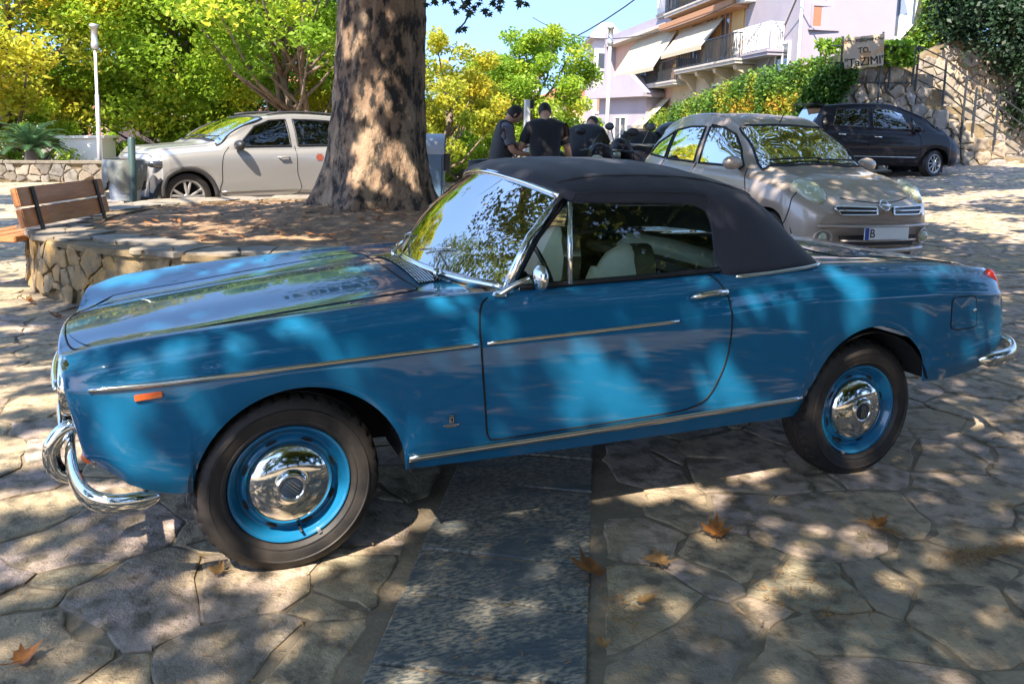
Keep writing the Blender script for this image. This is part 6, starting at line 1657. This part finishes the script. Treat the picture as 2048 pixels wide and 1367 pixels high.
# overhead wires
for k, (a, b, lb_) in enumerate((((935, 108, 38), (1285, -12, 24), 'black overhead cable rising to the right above the upright tree'), ((1120, 62, 45), (1480, 0, 30), 'thin overhead cable running to the roof of the cream house'))):
    A, B = atD(*a), atD(*b); pts = [A+(B-A)*t-np.array([0, 0, .8*4*t*(1-t)]) for t in np.linspace(-.25, 1.25, 20)]
    o = MB().tube(pts, .022, 5).build('overhead_cable', m_iron); tag(o, lb_, 'cable')
# ------------------------------------------------------------------ fallen leaves and litter
m_fl = M('dry_leaf', (.42, .17, .035), .6, c2=(.22, .08, .02), nscale=30, transl=.2)
m_fl2 = M('pale_dry_leaf', (.45, .27, .10), .6, c2=(.30, .16, .06), nscale=30, transl=.2)
MP = [(.16, -90), (.36, -60), (.26, -42), (.50, -12), (.40, 4), (.62, 14), (.34, 36), (.52, 62), (.46, 78), (.72, 90), (.46, 102), (.52, 118), (.34, 144), (.62, 166), (.40, 176), (.50, 192), (.26, 222), (.36, 240)]
rgl = random.Random(8)
def fallen(u, v, size, label, mat=m_fl, z=0.0, curl=.5, group='fallen plane leaves'):
    p = onZ(u, v, z+.02); g = float(terr(p[0], p[1]))+z+.014; a = rgl.uniform(0, 6.28); V = []
    for r_, an in MP:
        r1 = r_*size; x, y = r1*math.cos(R(an)+a), r1*math.sin(R(an)+a); V.append((x, y, .004+curl*r1*r1/size*(.25+.75*(1+math.sin(R(an)*1.0+curl*7))/2)+rgl.uniform(0, .22)*r1))
    V.append((0, 0, .002)); st = [(.0, 0, .004), (-.4*size*math.cos(R(90)+a), -.4*size*math.sin(R(90)+a), .006)]
    o = mesh('fallen_leaf', V, [(k, (k+1) % 18, 18) for k in range(18)], mat, None, True)
    MB().tube([st[0], st[1], (st[1][0]*1.5, st[1][1]*1.4, .012)], .0016, 4).build('stalk', mat, o); o.location = (p[0], p[1], g); tag(o, label, 'leaf', group); return o
fallen(1185, 1142, .13, 'large curled orange leaf on the right edge of the slate strip', curl=.9)
fallen(1432, 1068, .10, 'curled bright orange leaf on the paving right of the slate strip', curl=.9)
fallen(1322, 1122, .10, 'pale tan leaf with pointed lobes between the two orange leaves', m_fl2, curl=.4)
fallen(1290, 1200, .07, 'small brown leaf lying in debris below the pale tan leaf', m_fl2, curl=.8)
fallen(440, 1142, .06, 'tiny shrivelled leaf in front of the front tyre', m_fl2, curl=1.2)
fallen(42, 1320, .08, 'dry orange leaf at the lower left corner of the paving', curl=.9)
fallen(1205, 1290, .05, 'small light leaf scrap beside the slate strip near the bottom edge', m_fl2, curl=.8)
fallen(1655, 1232, .05, 'small tan leaf scrap on a grey stone at the lower right', m_fl2, curl=.8)
fallen(1755, 1050, .07, 'reddish leaf scrap on the paving below the rear wheel', curl=.9)
fallen(62, 604, .13, 'red brown leaves heaped against the foot of the planter', curl=.9)
fallen(72, 556, .10, 'yellowish leaf lying beside the planter wall', m_fl2, curl=.5)
fallen(118, 635, .10, 'dark red leaf at the lowest stone of the planter', curl=.9)
lit = MB(); rg = np.random.default_rng(31)
def litter(u0, v0, u1, v1, n, sp):
    for _ in range(n):
        t = rg.random(); p = onZ(u0+(u1-u0)*t, v0+(v1-v0)*t, .012)+np.array([rg.normal(0, sp), rg.normal(0, sp), 0]); a = rg.uniform(0, 6.28); L = rg.uniform(.004, .013); w_ = .0018
        d = np.array([math.cos(a), math.sin(a), 0]); s = np.array([-d[1], d[0], 0]); z = float(terr(p[0], p[1]))+.014+rg.uniform(0, .006); p[2] = z
        lit.add([p-d*L-s*w_, p-d*L+s*w_, p+d*L+s*w_+[0, 0, .004], p+d*L-s*w_+[0, 0, .003]], [(0, 1, 2, 3)])
litter(1900, 1118, 2060, 1095, 420, .022); litter(1720, 1045, 1800, 1072, 160, .016); litter(1900, 1118, 1940, 1140, 60, .03); litter(1560, 1180, 1700, 1230, 120, .06); litter(1220, 1180, 1260, 1260, 120, .04); litter(600, 1200, 1800, 1300, 300, .5); litter(100, 1150, 600, 1300, 100, .4); litter(1500, 1050, 2040, 1250, 250, .4)
lo = lit.build('leaf_litter', m_fl2); tag(lo, 'fine dry leaf litter and pine needles scattered in the paving joints', 'leaf litter', kind='stuff')
# cones and debris on the soil
db = MB()
for _ in range(900):
    a, r_ = rg.uniform(0, 6.28), (PLR-rimw)*math.sqrt(rg.random()); x, y = PLC[0]+r_*math.cos(a), PLC[1]+r_*math.sin(a); L = rg.uniform(.02, .06); an = rg.uniform(0, 6.28)
    dt = math.hypot(x-1.8, y-6.55); z = PLH-.01+.16*math.exp(-(dt/.95)**2)+.03*(1-(r_/(PLR-rimw))**2)
    d = np.array([math.cos(an), math.sin(an), rg.uniform(-.1, .3)]); s = np.array([-d[1], d[0], 0])*L*.5; p = np.array([x, y, z+.012])
    db.add([p-d*L, p+s, p+d*L, p-s], [(0, 1, 2, 3)])
o = db.build('leaf_litter', m_fl); tag(o, 'dry leaf litter lying on the soil of the round planter', 'leaf litter', kind='stuff')
# ------------------------------------------------------------------ people
m_skin = M('skin', (.55, .30, .20), .55, spec=.4)
m_tblack = M('black_cotton', (.012, .013, .018), .85, sheen=.2)
m_tgrey = M('grey_cotton', (.14, .14, .17), .85)
m_vest = M('dark_vest', (.030, .030, .034), .7)
m_trous = M('dark_trousers', (.018, .018, .024), .8)
m_hair = M('dark_hair', (.02, .015, .012), .6)
m_shoe = M('black_shoe', (.015, .015, .015), .5)
def person(loc, heading, J, label, top=m_tblack, sleeve=m_tblack, s=1.0, vest=None, hair=m_hair):
    root = empty('person', loc, heading); root.scale = (s, s, s); tag(root, label, 'person')
    names = list(J.keys()); idx = {n: i for i, n in enumerate(names)}
    bones = [('pelvis', 'belly'), ('belly', 'chest'), ('chest', 'neck'), ('neck', 'head0'), ('head0', 'head1')]
    for S_ in 'LR':
        bones += [('chest', 'sh'+S_), ('sh'+S_, 'el'+S_), ('el'+S_, 'wr'+S_), ('wr'+S_, 'pa'+S_), ('pelvis', 'hi'+S_), ('hi'+S_, 'kn'+S_), ('kn'+S_, 'an'+S_), ('an'+S_, 'to'+S_)]
    me = bpy.data.meshes.new('body'); me.from_pydata([J[n][0] for n in names], [(idx[a], idx[b]) for a, b in bones], [])
    o = bpy.data.objects.new('body', me); col.objects.link(o)
    sk = o.modifiers.new('s', 'SKIN'); sk.use_smooth_shade = True
    for i, n in enumerate(names):
        v = me.skin_vertices[0].data[i]; v.radius = J[n][1]; v.use_root = (n == 'pelvis')
    sb = o.modifiers.new('u', 'SUBSURF'); sb.levels = sb.render_levels = 2
    bpy.context.view_layer.update()
    me2 = bpy.data.meshes.new_from_object(o.evaluated_get(bpy.context.evaluated_depsgraph_get())); bpy.data.objects.remove(o)
    me2.name = 'body'; me2.materials.clear(); me2.materials.append(m_skin); me2.polygons.foreach_set('use_smooth', [True]*len(me2.polygons))
    bo_ = link(bpy.data.objects.new('body', me2), root)
    V = np.array([v.co[:] for v in me2.vertices]); N = np.array([v.normal[:] for v in me2.vertices]); FF = [tuple(p.vertices) for p in me2.polygons]
    segs = [(a, b, np.array(J[a][0], float), np.array(J[b][0], float)) for a, b in bones]
    def near(c):
        best = None
        for a, b, A, B in segs:
            t = np.clip((c-A)@(B-A)/((B-A)@(B-A)+1e-9), 0, 1); d = np.linalg.norm(c-A-(B-A)*t)-.95*(J[a][1][0]*(1-t)+J[b][1][0]*t)
            if best is None or d < best[0]: best = (d, a, b, t)
        return best
    cls = [near(V[list(f)].mean(0)) for f in FF]
    def cloth(name, test, off, mat):
        fs = [f for f, c in zip(FF, cls) if test(c)]
        if not fs: return
        used = sorted({i for f in fs for i in f}); mp = {i: k for k, i in enumerate(used)}
        w = mesh(name, [V[i]+N[i]*off+np.array([0, 0, 0]) for i in used], [tuple(mp[i] for i in f) for f in fs], mat, bo_ if False else root, True)
        m_ = w.modifiers.new('t', 'SOLIDIFY'); m_.thickness = .006; m_.offset = 1; return w
    torso = lambda c: (c[1] in ('pelvis', 'belly', 'chest') and c[2] in ('belly', 'chest', 'shL', 'shR')) or (c[1] == 'chest' and c[2] == 'neck' and c[3] < .62)
    cloth('shirt', lambda c: torso(c) or (c[1] in ('shL', 'shR') and c[3] < .68), .016, top if vest is None else sleeve)
    if vest: cloth('vest', lambda c: torso(c) and not (c[2] in ('shL', 'shR') and c[3] > .75), .030, vest)
    cloth('trousers', lambda c: (c[1] == 'pelvis' and c[2][:2] == 'hi') or c[1][:2] in ('hi', 'kn') and not (c[1][:2] == 'kn' and c[3] > .93), .012, m_trous)
    cloth('shoe', lambda c: c[1][:2] == 'an', .012, m_shoe)
    # head
    h0, h1 = np.array(J['head0'][0], float), np.array(J['head1'][0], float); up = (h1-h0)/np.linalg.norm(h1-h0); fw = np.array(J.get('_fw', [(1, 0, 0)])[0], float); fw = fw-up*(fw@up); fw /= np.linalg.norm(fw); sd = np.cross(up, fw)
    c = h0+up*.075
    hd = ellip('head', c, (fw, sd, up), (.098, .078, .122), m_skin, bo_)
    ellip('nose', c+fw*.10-up*.01, (fw, sd, up), (.018, .013, .024), m_skin, hd, 8, 6)
    for q in (-1, 1):
        ellip('ear', c+sd*q*.078-up*.005-fw*.005, (fw, sd, up), (.018, .010, .032), m_skin, hd, 8, 6); ellip('eye', c+fw*.088+sd*q*.032+up*.018, (fw, sd, up), (.008, .013, .007), m_black, hd, 8, 6)
    ellip('mouth', c+fw*.092-up*.055, (fw, sd, up), (.006, .024, .005), M('lips', (.3, .1, .08), .5), hd, 8, 6)
    hV = []; hF = []; n = 18
    hr = ellip('hair', c-fw*.012+up*.012, (fw, sd, up), (.102, .086, .122), hair, bo_)
    bm = bmesh.new(); bm.from_mesh(hr.data)
    dl_ = [f for f in bm.faces if (np.array(f.calc_center_median())-c)@fw > .035 and (np.array(f.calc_center_median())-c)@up < .075 or (np.array(f.calc_center_median())-c)@up < -.06]
    bmesh.ops.delete(bm, geom=dl_, context='FACES'); bm.to_mesh(hr.data); bm.free()
    # hands
    for S_ in 'LR':
        wr, pa = np.array(J['wr'+S_][0], float), np.array(J['pa'+S_][0], float); d = (pa-wr)/np.linalg.norm(pa-wr); a = np.cross(d, [0, 0, 1.]); a /= np.linalg.norm(a)+1e-6; b = np.cross(a, d)
        hm = MB()
        for k, L in enumerate((.075, .085, .08, .062)):
            s0 = pa+a*(.028-.0187*k)-d*.01; hm.tube([s0, s0+d*L*.5-b*.008, s0+d*L*.85-b*.028, s0+d*L-b*.045], [.0095, .009, .008, .006], 7)
        th0 = wr+d*.03+a*.03; hm.tube([th0, th0+d*.04+a*.022-b*.01, th0+d*.075+a*.02-b*.022], [.012, .010, .008], 7)
        hm.build('fingers', m_skin, bo_, True)
    return root
def J_(lean, armL, armR, headtilt=.35, knee=0.0, big=1.0, stance=.11):
    """local: x forward, y left, z up; lean = forward lean angle in degrees"""
    l = R(lean); hipz = .92-knee*.15; P = np.array([-.12*knee, 0, hipz])
    ax = np.array([math.sin(l), 0, math.cos(l)]); ch = P+ax*.40; nk = P+ax*.56+np.array([.02, 0, 0])
    hx = R(lean*.6+headtilt*57); ha = np.array([math.sin(hx), 0, math.cos(hx)])
    d = dict(pelvis=(P, (.145*big, .115*big)), belly=(P+ax*.16, (.145*big, .115*big)), chest=(ch, (.165*big, .125*big)), neck=(nk, (.062, .062)), head0=(nk+ha*.09, (.060, .062)), head1=(nk+ha*.20, (.05, .05)))
    for S_, sg, arm in (('L', 1, armL), ('R', -1, armR)):
        sh = P+ax*.47+np.array([0, sg*.185*big, 0]); el = sh+np.array(arm[0]); wr = el+np.array(arm[1]); pa = wr+np.array(arm[1])/np.linalg.norm(arm[1])*.07
        d['sh'+S_] = (sh, (.068*big, .066*big)); d['el'+S_] = (el, (.045, .043)); d['wr'+S_] = (wr, (.030, .026)); d['pa'+S_] = (pa, (.040, .020))
        hp = P+np.array([0, sg*.095, -.03]); kn = np.array([.06+.25*knee, sg*stance, .48-knee*.02]); an = np.array([-.02+.0*knee, sg*(stance+.02), .09])
        d['hi'+S_] = (hp, (.095*big, .09*big)); d['kn'+S_] = (kn, (.062, .06)); d['an'+S_] = (an, (.042, .042)); d['to'+S_] = (an+np.array([.16, sg*.02, -.045]), (.042, .032))
    for k in d: d[k] = (tuple(map(float, d[k][0])), d[k][1])
    return d
def gz(u, D): p = atD(u, 262, D); return p, float(terr(p[0], p[1]))
vh = lambda u: math.pi/2-(yaw+math.atan((u-1024)/FOC))     # rotation that makes local x point away from the camera at pixel column u
p, g = gz(1092, 11.4)
person((p[0], p[1], g), vh(1092)+R(8), J_(4, [(.06, .10, -.27), (.17, .10, .10)], [(.02, -.10, -.28), (.10, -.07, -.24)], .75, big=1.10), 'man in a black T-shirt seen from behind with his arms away from his body', s=1.045)
p, g = gz(1000, 11.6)
person((p[0], p[1], g), vh(1000)-R(78), J_(6, [(.10, .03, -.25), (.22, -.02, .04)], [(.08, -.02, -.27), (.25, .04, -.04)], .7, big=1.12), 'man in grey T-shirt and dark vest facing right with his forearms held out', sleeve=m_tgrey, vest=m_vest, s=1.02)
p, g = gz(1162, 12.8)
person((p[0], p[1], g), vh(1162)-R(20), J_(33, [(.10, .05, -.26), (.20, .0, -.12)], [(.14, -.08, -.22), (.20, .0, -.13)], .9, knee=.1, big=1.12), 'man in dark clothes bending forward beside the motorcycle with the top case', s=1.06, sleeve=m_tblack)

# ------------------------------------------------------------------ motorcycles
m_case = M('top_case_black', (.014, .016, .018), .4, bump=.3, bscale=80)
m_teal = M('seat_teal', (.05, .12, .16), .5)
def motorcycle(loc, rz, label, case=True, bag=False, s=1.0):
    r_ = empty('motorcycle', loc, rz); r_.scale = (s, s, s); tag(r_, label, 'motorcycle')
    for x in (-.72, .74):
        t = MB(); t.lathe([(.25, -.04), (.29, -.055), (.315, -.03), (.322, 0), (.315, .03), (.29, .055), (.25, .04)], (x, 0, .32), 'y', 32); w = t.build('wheel', m_rubber, r_, True)
        q = MB(); q.lathe([(.25, -.03), (.235, -.03), (.235, .03), (.25, .03)], (x, 0, .32), 'y', 32)
        for k in range(10): a = 2*math.pi*k/10; q.tube([(x, 0, .32), (x+.24*math.cos(a), 0, .32+.24*math.sin(a))], .008, 5)
        q.build('rim', m_steel, w, True)
    for sg in (-1, 1): MB().tube([(.74, sg*.09, .32), (.56, sg*.09, .80), (.48, sg*.09, 1.02)], .022, 8).build('fork', m_steel, r_, True)
    e = MB(); e.box((.05, 0, .42), (.42, .30, .36)); bevel(e.build('engine', m_steel, r_), .04)
    MB().tube([(.15, .16, .35), (-.2, .2, .30), (-.8, .22, .42)], [.025, .03, .055], 10).build('exhaust', m_chrome, r_, True)
    ellip('tank', (.20, 0, .86), ((1, 0, .1), (0, 1, 0), (-.1, 0, 1)), (.30, .17, .15), m_navy, r_)
    st = MB(); st.tube([(.02, 0, .84), (-.25, 0, .82), (-.55, 0, .90), (-.80, 0, .93)], [.10, .14, .13, .07], 12, sq=.5); st.build('seat', m_case, r_, True)
    fr_ = MB(); fr_.tube([(.50, 0, .92), (.1, 0, .70), (-.25, 0, .62), (-.7, 0, .80)], .03, 8); fr_.tube([(-.1, .12, .4), (-.72, .12, .32)], .028, 8); fr_.build('frame', m_iron, r_, True)
    MB().tube([(.38, .38, 1.06), (.46, .2, 1.08), (.48, 0, 1.04), (.46, -.2, 1.08), (.38, -.38, 1.06)], .016, 8).build('handlebar', m_iron, r_, True)
    fa = ellip('fairing', (.56, 0, .98), ((1, 0, -.4), (0, 1, 0), (.4, 0, 1)), (.13, .18, .20), m_navy, r_); ellip('headlight', (.68, 0, .95), ((1, 0, 0), (0, 1, 0), (0, 0, 1)), (.04, .09, .08), m_hl, fa)
    sc = [(.60+.02*0, -.17+.034*k, 1.10) for k in range(11)]; sc2 = [(.44, -.13+.026*k, 1.34-.004*(k-5)**2) for k in range(11)]
    mesh('screen', sc+sc2, [(k, k+1, k+12, k+11) for k in range(10)], m_tint, r_, True)
    for sg in (-1, 1):
        mb = MB(); mb.tube([(.44, sg*.24, 1.08), (.42, sg*.34, 1.28)], .008, 6); o = mb.build('mirror_stalk', m_iron, r_); ellip('mirror', (.42, sg*.37, 1.32), ((0, 1, 0), (0, 0, 1), (1, 0, 0)), (.085, .055, .02), m_case, o)
    mud = MB(); mud.tube([(1.0, 0, .55), (.85, 0, .68), (.65, 0, .68), (.5, 0, .58)], .06, 8, sq=.4); mud.build('mudguard', m_navy, r_, True)
    if case:
        c = MB(); c.box((-.86, 0, 1.16), (.40, .52, .36)); co = c.build('top_case', m_case, r_); bevel(co, .05, 3); MB().box((-.86, 0, 1.155), (.415, .535, .022)).build('case_seam', m_steel, co)
        MB().tube([(-.64, -.2, 1.0), (-.64, .2, 1.0)], .02, 6).build('rack', m_iron, r_)
    if bag:
        ellip('bag', (-.55, 0, 1.16), ((1, 0, .1), (0, 1, 0), (0, 0, 1)), (.36, .27, .25), m_case, r_)
    return r_
p, g = gz(1237, 12.2); motorcycle((p[0], p[1], g), vh(1237)+R(158), 'black motorcycle with a big square top case right of the bending man', s=1.05)
p, g = gz(1300, 12.8); motorcycle((p[0], p[1], g), vh(1300)+R(140), 'motorcycle carrying a rounded black bag beside the beige hatchback', case=False, bag=True, s=1.08)
p, g = gz(1042, 12.4); motorcycle((p[0], p[1], g), vh(1042)-R(70), 'dark motorcycle standing between the man in the vest and the man in black', case=False, s=.98)
